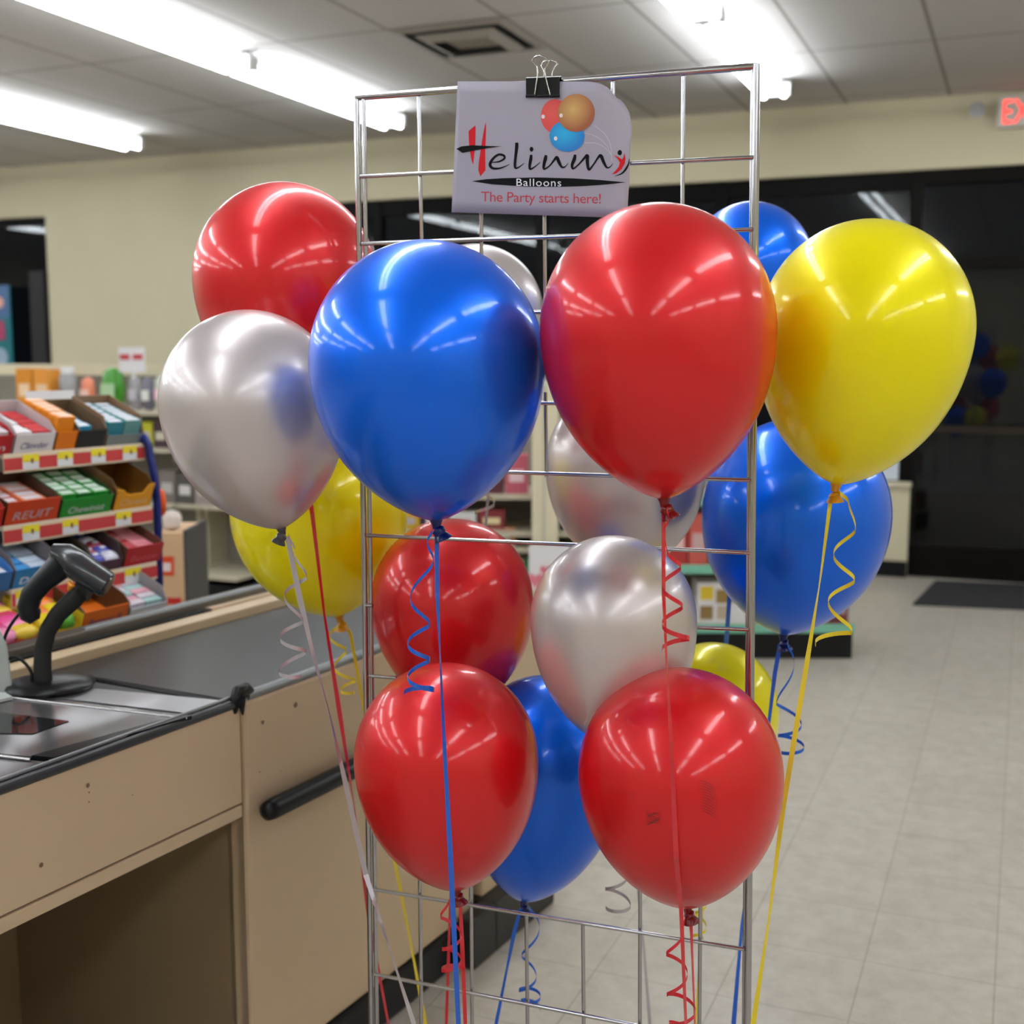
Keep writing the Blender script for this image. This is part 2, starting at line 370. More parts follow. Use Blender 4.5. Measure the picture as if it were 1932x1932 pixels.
# C: long low shelving behind the candy rack
oc = np.array([-8.6, 5.95, 0]); wC = 8.6+float(onpl(330, 1150, oc, YA)[0])
gondola('long cream shelving run behind the candy rack at the left', oc, XA, YA, wC, 1.42, [.22, .62, .95, 1.17], .5)
rail = MB().box(oc+np.array([2.0, .3, 1.4]), XA*(wC-2.0), YA*.05, Z*.07).build('header_rail', M_cream_end, base=oc+np.array([2.0, .3, 1.4])); tag(rail, 'white header rail along the top of the left shelving run', 'shelf rail')
def xc(px, py=740): return float(onpl(px, py, oc, YA)[0])-oc[0]
G = 'packages along the left shelving run'
spec = [(22, 92, .27, .14, [(216, 140, 40), (226, 150, 60)], 'orange and white boxed package on the top shelf left of the grey jar', 'box', 'box'),
        (95, 132, .27, .12, [(150, 150, 150)], 'grey lidded jar on the top shelf between orange and peach packages', 'jar', 'jar'),
        (135, 176, .22, .11, [(226, 130, 95)], 'peach-orange bag on the top shelf left of the green bag', 'bag', 'bag'),
        (176, 228, .27, .17, [(60, 140, 30)], 'bright green bag with a white dot on the top shelf', 'bag', 'bag'),
        (226, 345, .22, .095, [(150, 145, 150), (110, 105, 120), (190, 195, 180), (215, 120, 160), (95, 130, 80)], 'small grey, pink or green bag hanging in the row right of the green bag', 'bag', 'bag')]
for a, b2, h, w_, cs, lb, cat, st in spec:
    goods(oc, XA, YA, xc(a), xc(b2)+.02, 1.17, h, w_, cs, lb, cat, 'packaged_goods' if st == 'box' else ('storage_jar' if st == 'jar' else 'snack_bag'), G, style=st)
goods(oc, XA, YA, xc(250), xc(345), .95, .17, .11, [(190, 190, 40), (70, 50, 60), (120, 110, 50)], 'yellow or dark package on the second shelf beside the blue rack post', 'box', 'packaged_goods', G)
goods(oc, XA, YA, xc(285), xc(420), .62, .2, .13, [(120, 110, 105), (80, 76, 72), (150, 140, 135), (90, 70, 66)], 'muted grey or brown carton on the third shelf of the left run', 'box', 'packaged_goods', G)
# sign on top of shelving
p = onpl(225, 702, (0, 6.02, 0), YA); q = onpl(272, 655, (0, 6.02, 0), YA)
t = thing('shelf_sign', 'small white sign with two red marks above the left shelving', 'sign', p)
MB().bx(p[0], q[0], 6.02, 6.026, p[2], q[2]).build('card', M_white, t)
hh = q[2]-p[2]; ww = q[0]-p[0]
for a in (.06, .56): MB().bx(p[0]+ww*a, p[0]+ww*(a+.36), 6.016, 6.02, p[2]+hh*.5, p[2]+hh*.72).build('red_mark', cmat((190, 60, 70)), t)
MB().bx((p[0]+q[0])/2-.01, (p[0]+q[0])/2+.01, 6.026, 6.04, 1.196, p[2]+.05).build('holder', M_house, t)
# low shelving ends right of the rack
o2 = np.array([-5.0, 5.2, 0])
gondola('low empty cream shelves between the blue rack and the silver balloon', onz(338, 1150, 0), XA, YA, .42, .98, [.2, .62, .9], .5)
gondola('far cream shelving end behind the yellow balloon at left', onz(405, 1046, 0), XA, YA, .9, 1.25, [.2, .55, .9], .5)
# D: middle shelving seen between the balloons
od = at(690, 1200, 6.0); od[2] = 0; ax_d = np.array([math.cos(math.radians(20)), math.sin(math.radians(20)), 0]); dp_d = np.array([-ax_d[1], ax_d[0], 0])
def xd(px, py=960): return float((onpl(px, py, od, dp_d)-od)@ax_d)
def zd(py, px=940): return float(onpl(px, py, od, dp_d)[2])
wd = xd(1150)
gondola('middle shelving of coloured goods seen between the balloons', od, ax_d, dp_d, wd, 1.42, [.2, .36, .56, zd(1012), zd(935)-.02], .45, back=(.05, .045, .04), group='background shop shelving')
GD = 'goods on the middle shelving'
goods(od, ax_d, dp_d, xd(860), xd(1000), zd(935)-.02, .2, .12, [(200, 120, 140), (90, 40, 50), (190, 90, 110)], 'pink or maroon package high on the middle shelving', 'box', 'packaged_goods', GD, dep=.1)
goods(od, ax_d, dp_d, xd(740), xd(1000), zd(1012), .1, .14, [(200, 160, 40), (60, 50, 80), (215, 215, 215), (130, 40, 50)], 'yellow, white or navy package on the middle shelf under the pink ones', 'box', 'packaged_goods', GD, dep=.1)
goods(od, ax_d, dp_d, xd(860), xd(1000), .56, .1, .15, [(190, 186, 182), (210, 150, 120), (175, 170, 168)], 'pale grey carton low on the middle shelving', 'box', 'packaged_goods', GD, dep=.1)
goods(od, ax_d, dp_d, xd(940), xd(1060), .36, .15, .13, [(205, 196, 160), (60, 130, 70), (120, 40, 40)], 'cream, green or dark red carton near the bottom of the middle shelving', 'box', 'packaged_goods', GD, dep=.1)
goods(od, ax_d, dp_d, xd(1056), xd(1148), zd(1012), .12, .13, [(40, 44, 50), (190, 180, 50), (150, 80, 60)], 'dark or yellow package on the shelf right of the cream column', 'box', 'packaged_goods', GD, dep=.1)
# cream column and white sign board
cpt = onpl(1003, 1130, od-dp_d*.12, dp_d); w0 = float((onpl(1052, 1130, od-dp_d*.12, dp_d)-cpt)@ax_d); cpt[2] = 0
t = thing('shelf_end_column', 'cream square column standing between the middle shelves', 'column', cpt)
MB().box(cpt, ax_d*w0, dp_d*.1, Z*1.4).build('post', M_cream_end, t, bevel=.01)
MB().box(cpt+ax_d*w0*.42-dp_d*.004, ax_d*.012, dp_d*.004, Z*1.4).build('groove_strip', mat('groove', (.5, .47, .4), .6), t)
sp = onpl(998, 1112, od-dp_d*.2, dp_d); sq = onpl(1075, 1030, od-dp_d*.2, dp_d); ws = float((sq-sp)@ax_d); hs = float(sq[2]-sp[2])
t = thing('display_board', 'white board with pink hearts in front of the cream column', 'sign', sp)
MB().box(sp, ax_d*ws, dp_d*.01, Z*hs).build('board', M_white, t)
for hx, hz, s in ((.16, .2, 1), (.42, .42, .8)):
    hp = [(0, -.5), (.5, .05), (.5, .35), (.25, .5), (0, .3), (-.25, .5), (-.5, .35), (-.5, .05)]
    c0 = sp+ax_d*ws*hx+Z*hs*hz-dp_d*.002
    MB().poly([c0+ax_d*a*.07*s+Z*b3*.07*s for a, b3 in hp], -dp_d*.002).build('pink_heart', cmat((215, 120, 135)), t)
# second cream panel on the floor level below (display bin)
bp0 = onpl(952, 1300, od-dp_d*.5, dp_d); bw = float((onpl(1004, 1300, od-dp_d*.5, dp_d)-bp0)@ax_d); bp0[2] = 0
t = thing('cardboard_bin', 'cream cardboard bin with green and yellow marks between the red and silver balloons', 'display bin', bp0)
zt = float(onpl(952, 1190, od-dp_d*.5, dp_d)[2])
MB().box(bp0, ax_d*bw, dp_d*.3, Z*zt).build('carton', M_cream_end, t)
for i in range(8):
    c0 = bp0+ax_d*bw*random.uniform(.3, .85)+Z*zt*random.uniform(.3, .85)-dp_d*.003
    MB().box(c0, ax_d*.035, dp_d*.003, Z*.03).build('printed_mark', cmat(random.choice([(70, 150, 90), (210, 190, 60), (60, 150, 170)])), t)
# E: endcap at the right
ea = np.array([-1.547, 5.921, 0]); eb = np.array([-.734, 6.258, 0]); ae = (eb-ea)/np.linalg.norm(eb-ea); de = np.array([-ae[1], ae[0], 0]); we = float(np.linalg.norm(eb-ea))
ea2 = ea-ae*.15; we += .15
M_green = mat('green_rail', srgb(120, 185, 160), .4)
def ze(py, px=1350): return float(onpl(px, py, ea, de)[2])
z1 = ze(1182); z2 = ze(1070)
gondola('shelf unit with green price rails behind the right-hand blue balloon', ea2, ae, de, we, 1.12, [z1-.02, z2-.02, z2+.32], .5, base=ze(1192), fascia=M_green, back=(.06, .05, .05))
GE = 'goods on the green-railed shelves'
def xe(px): return float((onpl(px, 1150, ea2, de)-ea2)@ae)
goods(ea2, ae, de, xe(1262), xe(1345), z2-.02, .27, .1, [(176, 50, 46), (200, 90, 80), (120, 30, 34)], 'red package on the upper green-railed shelf', 'box', 'packaged_goods', GE)
goods(ea2, ae, de, xe(1345), xe(1600), z2-.02, .2, .13, [(150, 60, 50), (90, 40, 44)], 'dark red package on the upper green-railed shelf behind the blue balloon', 'box', 'packaged_goods', GE)
goods(ea2, ae, de, xe(1500), xe(1608), z1-.02, .19, .095, [(80, 26, 34), (120, 84, 30), (110, 50, 56)], 'maroon or brown package at the right end of the lower green-railed shelf', 'box', 'packaged_goods', GE, dep=.2)
# picture box with yellow prints
b0 = ea2+ae*xe(1318)+de*.05+Z*(z1+.006); bw = xe(1412)-xe(1318); bh = ze(1105)-z1
t = thing('picture_carton', 'white carton printed with yellow and brown pictures on the lower green-railed shelf', 'box', b0)
MB().box(b0, ae*bw, de*.2, Z*bh).build('carton', M_white, t)
for a, bz, cc in ((.06, .58, (220, 190, 40)), (.38, .5, (150, 120, 60)), (.68, .5, (180, 160, 110)), (.06, .1, (140, 110, 60)), (.4, .1, (190, 170, 150))):
    MB().box(b0+ae*bw*a+Z*bh*bz-de*.003, ae*bw*.26, de*.003, Z*bh*.33).build('printed_picture', cmat(cc), t)

# ------------------------------------------------------------------ checkout
t = thing('checkout_counter', 'tan laminate cashier counter with knee space and black-edged top at lower left', 'counter', cp(1.4, -1.8, 0))
MB().cb(-.6, 1.735, -1.55, -1.515, .668, .856).build('front_panel', M_lam, t, bevel=.002)
MB().cb(-.6, 1.735, -1.552, -1.515, .640, .664).build('lower_lip', M_lam, t, bevel=.002)
MB().cb(-.6, 1.735, -1.545, -1.53, .655, .675).build('groove_shadow_gap', M_card, t)
MB().cb(-.6, 1.72, -2.010, -1.522, .835, .861).build('worktop', M_trim, t, bevel=.003)
MB().tube([cp(-.6, -1.518, .862), cp(1.735, -1.518, .862)], .009, 10).build('front_edge_trim', M_trim, t, smooth=True)
MB().tube([cp(-.6, -1.528, .872), cp(1.73, -1.528, .872)], .004, 8).build('front_edge_highlight', M_gtrim, t, smooth=True)  # paler line added as the highlight along the dark trim
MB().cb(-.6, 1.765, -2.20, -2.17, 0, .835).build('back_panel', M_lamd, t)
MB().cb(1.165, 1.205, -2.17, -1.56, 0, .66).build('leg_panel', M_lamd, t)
for px_, py_, s in ((166, 1482, .004), (168, 1495, .0015), (168, 1513, .0015), (78, 1632, .004), (250, 1500, .0012)):
    c0 = onpl(px_, py_, N*-1.514, N); MB().lathe(c0, N, [(0, s), (.0006, s*.8)], 8).build('scuff_mark', M_card, t)
def ztop(pts, z): return [onz(x, y, z) for x, y in pts]
t2 = thing('scanner_plate', 'steel barcode scanner plate with a dark glass window let into the counter', 'scanner plate', onz(150, 1370, .863))
MB().poly(ztop([(-200, 1405), (58, 1432), (350, 1357), (362, 1354), (20, 1313), (-250, 1285)], .866), (0, 0, .004)).build('plate', M_steel, t2)
MB().poly(ztop([(-60, 1337), (130, 1361), (62, 1385), (-100, 1383)], .8705), (0, 0, .001)).build('scan_window', M_glassd, t2)
MB().poly(ztop([(60, 1433), (102, 1437), (362, 1357), (345, 1354)], .866), (0, 0, .007)).build('rubber_strip', M_black, t2)
MB().tube(ztop([(20, 1316), (352, 1355)], .871), .0018, 8).build('plate_edge', mat('bright_edge', (.7, .68, .7), .2, metal=1), t2, smooth=True)
MB().tube(ztop([(-80, 1416), (58, 1433)], .872), .003, 8).build('plate_edge', mat('bright_edge', (.7, .68, .7), .2, metal=1), t2, smooth=True)
o = MB().poly(ztop([(30, 1306), (175, 1303), (415, 1326), (368, 1352), (20, 1311)], .864), (0, 0, .005)).build('transfer_plate', mat('pale_steel', (.42, .42, .45), .28, metal=.85), base=onz(250, 1330, .864)); tag(o, 'bright metal transfer plate between the scanner and the belt', 'metal plate')
o = MB().poly(ztop([(-90, 1425), (52, 1437), (90, 1441), (-60, 1500)], .866), (0, 0, .003)).build('side_plate', M_steel, base=onz(10, 1450, .866)); tag(o, 'grey steel plate at the near edge of the counter top', 'metal plate')
# belt unit
UE = 2.60
t = thing('conveyor_unit', 'tan checkout conveyor cabinet with black rubber belt and black bumper rail', 'conveyor', cp(2.15, -1.8, 0))
MB().cb(1.742, UE, -1.545, -1.512, .1, .862).build('front_panel', M_lam, t, bevel=.008)
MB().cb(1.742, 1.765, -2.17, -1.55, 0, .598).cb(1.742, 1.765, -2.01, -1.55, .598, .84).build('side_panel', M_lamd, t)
MB().cb(1.742, 1.768, -1.56, -1.52, 0, .66).build('front_stile', M_lam, t)
MB().cb(1.742, UE, -1.56, -1.50, 0, .098).build('kick_rail', M_black, t, bevel=.012)
MB().cb(UE-.02, UE, -2.01, -1.55, 0, .84).build('side_panel', M_lam, t)
MB().cb(1.722, UE, -2.005, -1.53, .80, .868).build('belt', M_belt, t, bevel=.006)
MB().tube([cp(1.76, -1.521, .868), cp(UE, -1.521, .868)], .010, 12).build('edge_rail', M_gtrim, t, smooth=True)
m = MB(); m.tube([cp(1.722, -1.516, .845), cp(1.722, -1.514, .868), cp(1.735, -1.516, .882), cp(1.757, -1.520, .882), cp(1.775, -1.522, .874)], [.004, .011, .014, .013, .008], 12); m.tube([cp(1.733, -1.509, .875), cp(1.735, -1.508, .84)], [.010, .002], 10)
m.build('corner_cap', M_black, t, smooth=True)
zb = .643
m = MB(); m.tube([cp(u, -1.488, zb) for u in (1.765, 1.772, 1.79, 2.0, 2.3, 2.5, UE-.01)], [.008, .018, .021, .021, .021, .021, .015], 16, flat=((0, 0, 1), 1, .95))
m.build('bumper_rail', M_black, t, smooth=True)
for px_, py_, s in ((558, 1330, .0055), (496, 1363, .004), (490, 1456, .0015), (530, 1455, .0012)):
    c0 = onpl(px_, py_, N*-1.511, N); MB().lathe(c0, N, [(0, s), (.0006, s*.8)], 10).build('scuff_mark', mat('scuff', (.16, .11, .08), .8), t)
# raised ledge behind the belt
t = thing('counter_ledge', 'tan raised ledge with black slot and metal rail behind the belt', 'counter ledge', cp(1.8, -2.08, .8))
MB().cb(-.4, 2.95, -2.062, -2.012, .60, .887).build('ledge', M_lam, t, bevel=.003)
MB().cb(-.4, 2.27, -2.085, -2.062, .6, .892).build('slot', M_black, t)
MB().cb(2.27, 2.95, -2.085, -2.062, .6, .892).build('ledge_end', M_lam, t)
MB().cb(-.4, 2.95, -2.13, -2.085, .6, .908).build('metal_rail', mat('bronze_metal', (.13, .115, .1), .35, metal=.6), t, bevel=.003)
MB().tube([cp(1.9, -2.10, .905), cp(2.95, -2.10, .905)], .008, 10).build('rail_bead', M_gtrim, t, smooth=True)
# second unit
t = thing('bagging_stand', 'cream low cabinet end with a black plinth beyond the conveyor', 'cabinet', cp(2.75, -1.8, 0))
MB().cb(2.62, 2.95, -2.005, -1.50, .13, .80).build('cabinet', M_lam, t, bevel=.004)
MB().cb(2.605, 2.94, -2.005, -1.45, 0, .13).cb(2.49, 2.605, -1.498, -1.45, 0, .13).build('plinth', mat('dark_plinth', (.018, .016, .015), .5), t, bevel=.006)
MB().cb(2.70, 2.9, -1.503, -1.497, .2, .55).build('blue_panel', mat('blue_grey', srgb(120, 140, 150), .5), t)
# hand scanner on its stand
db = float(onz(95, 1300, .875)@_fh)
def S(x, y, dd=0): return at(x, y, db+dd)
t = thing('scanner_stand', 'black gooseneck stand with round base on the counter top', 'scanner stand', onz(95, 1300, .868))
bc = onz(95, 1297, .870)
MB().lathe(bc, Z, [(0, .080), (.006, .083), (.012, .079), (.02, .05), (.026, .02)], 40).build('base', M_black, t, smooth=True)
MB().tube([S(82, 1292), S(80, 1260), S(81, 1225), S(90, 1190), S(110, 1158), S(140, 1130), S(160, 1105)], [.018, .017, .0165, .0165, .017, .018, .016], 16, flat=(_fh, .7, 1)).build('neck', mat('matte_black', (.006, .006, .006), .55), t, smooth=True)
MB().tube([S(150, 1108), S(172, 1117)], [.014, .02], 14).build('cradle', M_black, t, smooth=True)
t = thing('barcode_scanner', 'dark grey handheld barcode scanner resting on the black stand', 'barcode scanner', S(120, 1110))
M_gun = mat('gun_grey', (.009, .011, .014), .4, spec=.3)
MB().tube([S(66, 1172), S(58, 1160), S(53, 1145), S(60, 1122), S(80, 1098), S(103, 1078), S(122, 1060)], [.012, .022, .022, .0225, .0235, .027, .031], 20, flat=(_fh, 1, .9)).build('handle', M_gun, t, smooth=True)
MB().tube([S(98, 1052), S(104, 1046), S(122, 1050), S(145, 1066), S(170, 1084), S(196, 1100), S(203, 1104)], [.010, .024, .031, .034, .032, .030, .029], 20, flat=(_fh, .95, .85)).build('head', mat('gun_head', (.022, .027, .034), .25, coat=.4), t, smooth=True)
MB().tube([S(196, 1101, -.003), S(205, 1106, -.003)], [.024, .025], 20, flat=(_fh, .95, .85)).build('nose_window', M_glassd, t, smooth=True)
MB().tube([S(130, 1098, -.03), S(135, 1105, -.034), S(129, 1113, -.03)], [.004, .007, .003], 10).build('trigger', mat('amber', srgb(220, 140, 20), .4), t, smooth=True)
cab = [S(46, 1148), S(25, 1172), S(10, 1200), S(6, 1228), S(12, 1243), S(30, 1240), S(48, 1252), S(60, 1272), S(56, 1292), S(40, 1302), onz(24, 1306, .878)]
def smooth_path(P, n=8):
    P = [np.array(p) for p in P]; out = []
    for i in range(len(P)-1):
        p0 = P[max(i-1, 0)]; p1 = P[i]; p2 = P[i+1]; p3 = P[min(i+2, len(P)-1)]
        for k in range(n):
            t_ = k/n; out.append(.5*((2*p1)+(-p0+p2)*t_+(2*p0-5*p1+4*p2-p3)*t_**2+(-p0+3*p1-3*p2+p3)*t_**3))
    out.append(P[-1]); return out
MB().tube(smooth_path(cab), .0032, 8).build('cable', M_black, t, smooth=True)
# pale upright at the frame edge
t = thing('monitor_arm', 'pale grey plastic upright standing on the counter at the left edge', 'monitor stand', S(-10, 1322))
MB().tube([S(-20, 1180), S(-2, 1215), S(5, 1250), S(10, 1290), S(13, 1318)], [.018, .018, .017, .016, .016], 4).build('upright', mat('pale_plastic', srgb(170, 176, 172), .45), t, smooth=False, bevel=.002)
MB().poly(ztop([(-80, 1312), (10, 1312), (24, 1320), (-20, 1330), (-90, 1330)], .871), (0, 0, .006)).build('foot', mat('pale_plastic', srgb(170, 176, 172), .45), t)

# ------------------------------------------------------------------ candy rack
M_blue = mat('rack_blue', srgb(18, 34, 110), .35)
M_strip = mat('strip_cream', srgb(215, 196, 172), .5); M_red = mat('strip_red', srgb(186, 52, 54), .5)
M_yel = mat('tag_yellow', srgb(225, 205, 30), .5); M_tag = mat('tag_white', srgb(215, 215, 220), .5)
TA = math.radians(21); BK = -N*math.cos(TA)+Z*math.sin(TA); NR = N*math.sin(TA)+Z*math.cos(TA)
shv = [(-2.30, .842, 1.905-.02, 2.362, [(30, 75), (115, 147), (191, 221), (240, 270)], 1190), (-2.40, .956, 1.958, 2.43, [(-20, -5), (28, 62), (196, 212), (236, 266)], 1090),
       (-2.45, 1.10, 1.984, 2.47, [(42, 74), (118, 148), (219, 248)], 990), (-2.50, 1.267, 2.036, 2.50, [(42, 73), (108, 137), (172, 199), (232, 258)], 855)]
rk = thing('candy_rack', 'blue wire candy rack with four tilted shelves behind the checkout', 'display rack', cp(2.2, -2.6, 0))
for uu in (1.93, 2.50):
    pts = [cp(uu+.0, -2.46, 0), cp(uu+.0, -2.46, .85), cp(uu+.003, -2.46, 1.1), cp(uu, -2.475, 1.23), cp(uu, -2.51, 1.29), cp(uu, -2.70, 1.33)]
    MB().tube(smooth_path(pts), .013, 10, flat=(U, .7, 1)).build('side_post', M_blue, rk, smooth=True)
    for k in range(3):
        MB().tube([cp(uu, -2.52-.07*k, .3), cp(uu, -2.55-.07*k, 1.26)], .004, 6).build('side_wire', M_blue, rk, smooth=True)
for z in (.7, .95, 1.2): MB().tube([cp(1.93, -2.72, z), cp(2.51, -2.72, z)], .005, 6).build('back_wire', M_blue, rk, smooth=True)
MB().cb(1.94, 2.5, -2.76, -2.74, .1, 1.2).build('back_board', mat('rack_back', (.03, .03, .05), .8), rk)
for n_, z, ua, ub, tags, ty in shv:
    o0 = cp(ua, n_, z)
    s = MB().box(o0-NR*.002, U*(ub-ua), BK*.27, -NR*.006).build('shelf', M_shelf, rk)
    MB().box(o0-Z*.042, U*(ub-ua), N*.004, Z*.047).build('front_strip', M_strip, s, bevel=.001)
    MB().box(o0-Z*.036+N*.004, U*(ub-ua), N*.001, Z*.03).build('red_insert', M_red, s)
    for a, c in tags:
        ta = float(onpl(a, ty, N*(n_+.006), N)@U); tb = float(onpl(c, ty, N*(n_+.006), N)@U)
        g = MB().box(cp(ta, n_+.005, z-.037), U*(tb-ta), N*.001, Z*.037).build('price_tag', M_tag, s)
        # yellow band and price marks share one tag
        MB().box(cp(ta, n_+.0062, z-.018), U*(tb-ta), N*.0006, Z*.018).build('price_tag_band', M_yel, s)
        MB().box(cp(ta+(tb-ta)*.5, n_+.0070, z-.022), U*(tb-ta)*.14, N*.0006, Z*.012).build('price_figure', M_card, s)
def carton(sh, xa_, xb_, py, rgb, label, side=None, front=.05, wall=.062, length=.155, inner=None, text=None, tcol=(210, 210, 220), cut=False, uab=None):
    n_, z, ua, ub, _, _ = shv[sh]
    a = float(onpl(xa_, py, N*(n_-.01), N)@U); b = float(onpl(xb_, py, N*(n_-.01), N)@U)
    o0 = cp(a, n_-.008, z+.003); W = b-a-.003
    t = thing('candy_carton', label, 'display carton', o0, 'open display cartons on the candy rack')
    mo = cmat(rgb); mi = cmat(side) if side else mo
    th = .0025
    m = MB(); m.box(o0, U*W, BK*length, NR*th)
    if cut:
        fp = [(0, 0), (W, 0), (W, front*1.25), (W*.84, front*1.2), (W*.72, front*.78), (W*.28, front*.78), (W*.2, front*1.05), (0, front*1.1)]
        m.poly([o0+U*x+NR*y for x, y in fp], -BK*-th)
    else: m.box(o0, U*W, BK*th, NR*front)
    m.build('tray', mo, t)
    m = MB()
    for x in (0, W-th):
        m.poly([o0+U*x, o0+U*x+BK*length, o0+U*x+BK*length+NR*wall*1.1, o0+U*x+BK*.03+NR*wall, o0+U*x+NR*front], U*th)
    m.box(o0+BK*(length-th), U*W, BK*th, NR*wall*1.1)
    m.build('side_walls', cmat(inner) if inner else mi, t)
    if side: MB().box(o0-U*.0006, U*.0006, BK*.05, NR*front*.95).build('side_print', mi, t)
    if text:
        m = MB(); text_on(m, text, lambda x, y: o0+U*x+NR*y-BK*.0012, W*.14, W*.84, front*.22, front*.56, shear=.25)
        m.build('lettering', cmat(tcol), t)
    return o0, W
def packs(o0, W, nx, ny, size, cols, label, name='gum_pack', gp='candy packs', z0=.003, top=None, l0=.012, length=.148, style='box'):
    dw = (W-.008)/nx; dl = (length-l0)/ny
    for i in range(nx):
        for j in range(ny):
            c = cols[(i+j*nx) % len(cols)]
            b0 = o0+U*(.004+dw*i)+BK*(l0+dl*j)+NR*(z0+random.uniform(0, .004))
            t = thing(name, label, 'candy pack', b0, gp)
            if style == 'box':
                MB().box(b0, U*dw*.93, BK*dl*.9, NR*size).build('wrapper', cmat(c), t)
                if top: MB().box(b0+NR*size+U*dw*.1+BK*dl*.1, U*dw*.7, BK*dl*.7, NR*.0015).build('printed_top', cmat(top), t)
            else:
                c0 = b0+U*dw*.5+BK*dl*.5+NR*size*.4
                L_ = dw*.62; q = [(-1, .15), (-.85, .6), (-.4, 1), (.4, 1), (.85, .6), (1, .15)]
                MB().tube([c0+U*L_*a for a, _ in q], [size*.55*r for _, r in q], 10, flat=(NR, .7, 1)).build('wrapper', cmat(c, .25), t, smooth=True)
                if top: MB().box(c0-U*dw*.18+NR*size*.36-BK*dl*.15, U*dw*.36, BK*dl*.3, NR*.0015).build('printed_top', cmat(top), t)
TOP = 3
o0, W = carton(3, -75, 20, 850, (176, 14, 30), 'red carton at the left end of the top candy shelf', text='Gum')
packs(o0, W, 2, 5, .05, [(205, 60, 60), (225, 215, 220)], 'red and white pack in the red top-shelf carton', gp='packs in the red top carton')
o0, W = carton(3, 22, 99, 850, (226, 220, 226), 'white carton with blue lettering on the top candy shelf', text='Clinvder', tcol=(60, 60, 130), wall=.07, inner=(196, 188, 190))
packs(o0, W, 2, 5, .045, [(232, 226, 230), (205, 60, 66)], 'white or red pack inside the white lettered carton', gp='packs in the white top carton')
o0, W = carton(3, 100, 141, 846, (226, 120, 14), 'narrow orange carton on the top candy shelf', inner=(170, 90, 30), wall=.05)
packs(o0, W, 1, 6, .078, [(236, 140, 14)], 'orange pack with pale top in the orange top carton', gp='orange packs on the top shelf', top=(240, 200, 170))
o0, W = carton(3, 142, 196, 842, (24, 26, 30), 'black and blue carton on the top candy shelf', inner=(112, 88, 64), side=(20, 22, 26), wall=.068)
packs(o0, W*.6, 1, 5, .05, [(40, 150, 190)], 'sky-blue pack with white top in the black carton', gp='blue packs on the top shelf', top=(225, 228, 235))
o0, W = carton(3, 197, 268, 838, (120, 128, 130), 'grey tray of white-capped packs at the right end of the top shelf', inner=(136, 106, 78), wall=.075, front=.03)
packs(o0, W, 2, 6, .058, [(40, 130, 150), (96, 150, 152)], 'teal pack with white cap in the grey top tray', gp='white-capped packs on the top shelf', top=(228, 230, 238))
o0, W = carton(2, -70, 2, 985, (190, 40, 30), 'dark red carton cut by the left edge on the second candy shelf')
packs(o0, W, 1, 5, .04, [(210, 80, 50)], 'red pack in the left-edge carton of the second shelf', gp='red packs on the second shelf')
o0, W = carton(2, 4, 108, 985, (206, 66, 30), 'orange-red carton with big grey lettering on the second candy shelf', text='REUIT', tcol=(190, 180, 190), inner=(70, 42, 26), front=.062)
packs(o0, W, 2, 5, .035, [(200, 70, 40), (225, 130, 90)], 'orange pack in the orange-red lettered carton', gp='orange packs on the second shelf', top=(220, 210, 215))
o0, W = carton(2, 109, 208, 970, (24, 140, 44), 'green carton with white lettering on the second candy shelf', text='Chewinist', tcol=(215, 215, 225), inner=(44, 66, 34), front=.05)
packs(o0, W, 3, 5, .052, [(30, 150, 50), (20, 120, 44)], 'green pack with white print in the green carton', gp='green packs on the second shelf', top=(200, 220, 205))
o0, W = carton(2, 211, 283, 960, (226, 158, 20), 'empty golden carton with cut-out front on the second candy shelf', text='Chewin', tcol=(225, 190, 150), inner=(94, 62, 22), front=.055, cut=True, wall=.08)
o0, W = carton(1, -60, 18, 1110, (40, 110, 180), 'blue carton end cut by the left edge on the third candy shelf')
packs(o0, W, 2, 5, .04, [(60, 140, 200), (220, 225, 235)], 'blue and white pack in the left-edge third-shelf carton', gp='blue packs on the third shelf')
o0, W = carton(1, 20, 104, 1110, (44, 130, 200), 'light blue carton with white lettering on the third candy shelf', text='Dazzt', tcol=(235, 240, 250), inner=(110, 104, 108), wall=.075)
packs(o0, W, 2, 4, .035, [(60, 140, 205), (190, 205, 225)], 'light blue pack in the blue lettered carton', gp='light blue packs on the third shelf')
o0, W = carton(1, 106, 168, 1095, (60, 40, 34), 'dark brown carton half hidden by the hand scanner', inner=(52, 38, 32))
o0, W = carton(1, 170, 229, 1080, (70, 40, 60), 'purple-brown carton of blue and white packs on the third shelf', inner=(60, 44, 40), front=.03)
packs(o0, W, 2, 5, .045, [(60, 70, 160), (210, 210, 225), (150, 50, 70)], 'blue, white or maroon pack in the purple-brown carton', gp='mixed packs on the third shelf', style='bag', top=(225, 225, 235))
o0, W = carton(1, 231, 302, 1070, (180, 20, 34), 'red carton at the right end of the third candy shelf', text='Beeze', tcol=(210, 90, 100), inner=(96, 60, 44), front=.055, wall=.06)
packs(o0, W, 2, 5, .035, [(176, 30, 46), (215, 130, 140)], 'red and pink pack in the right-end red carton', gp='red packs on the third shelf')
n4 = shv[0]
o0, W = carton(0, -60, 78, 1245, (196, 30, 50), 'low red tray of pink wrapped sweets on the bottom shelf', front=.018, wall=.03)
packs(o0, W, 3, 6, .045, [(220, 70, 140), (235, 140, 180), (225, 190, 60), (200, 60, 90)], 'pink or yellow wrapped sweet piled in the bottom-left tray', name='wrapped_sweet', gp='wrapped sweets on the bottom shelf', style='bag')
o0, W = carton(0, 80, 145, 1215, (215, 180, 30), 'low yellow tray of yellow bags on the bottom shelf', front=.02, wall=.04)
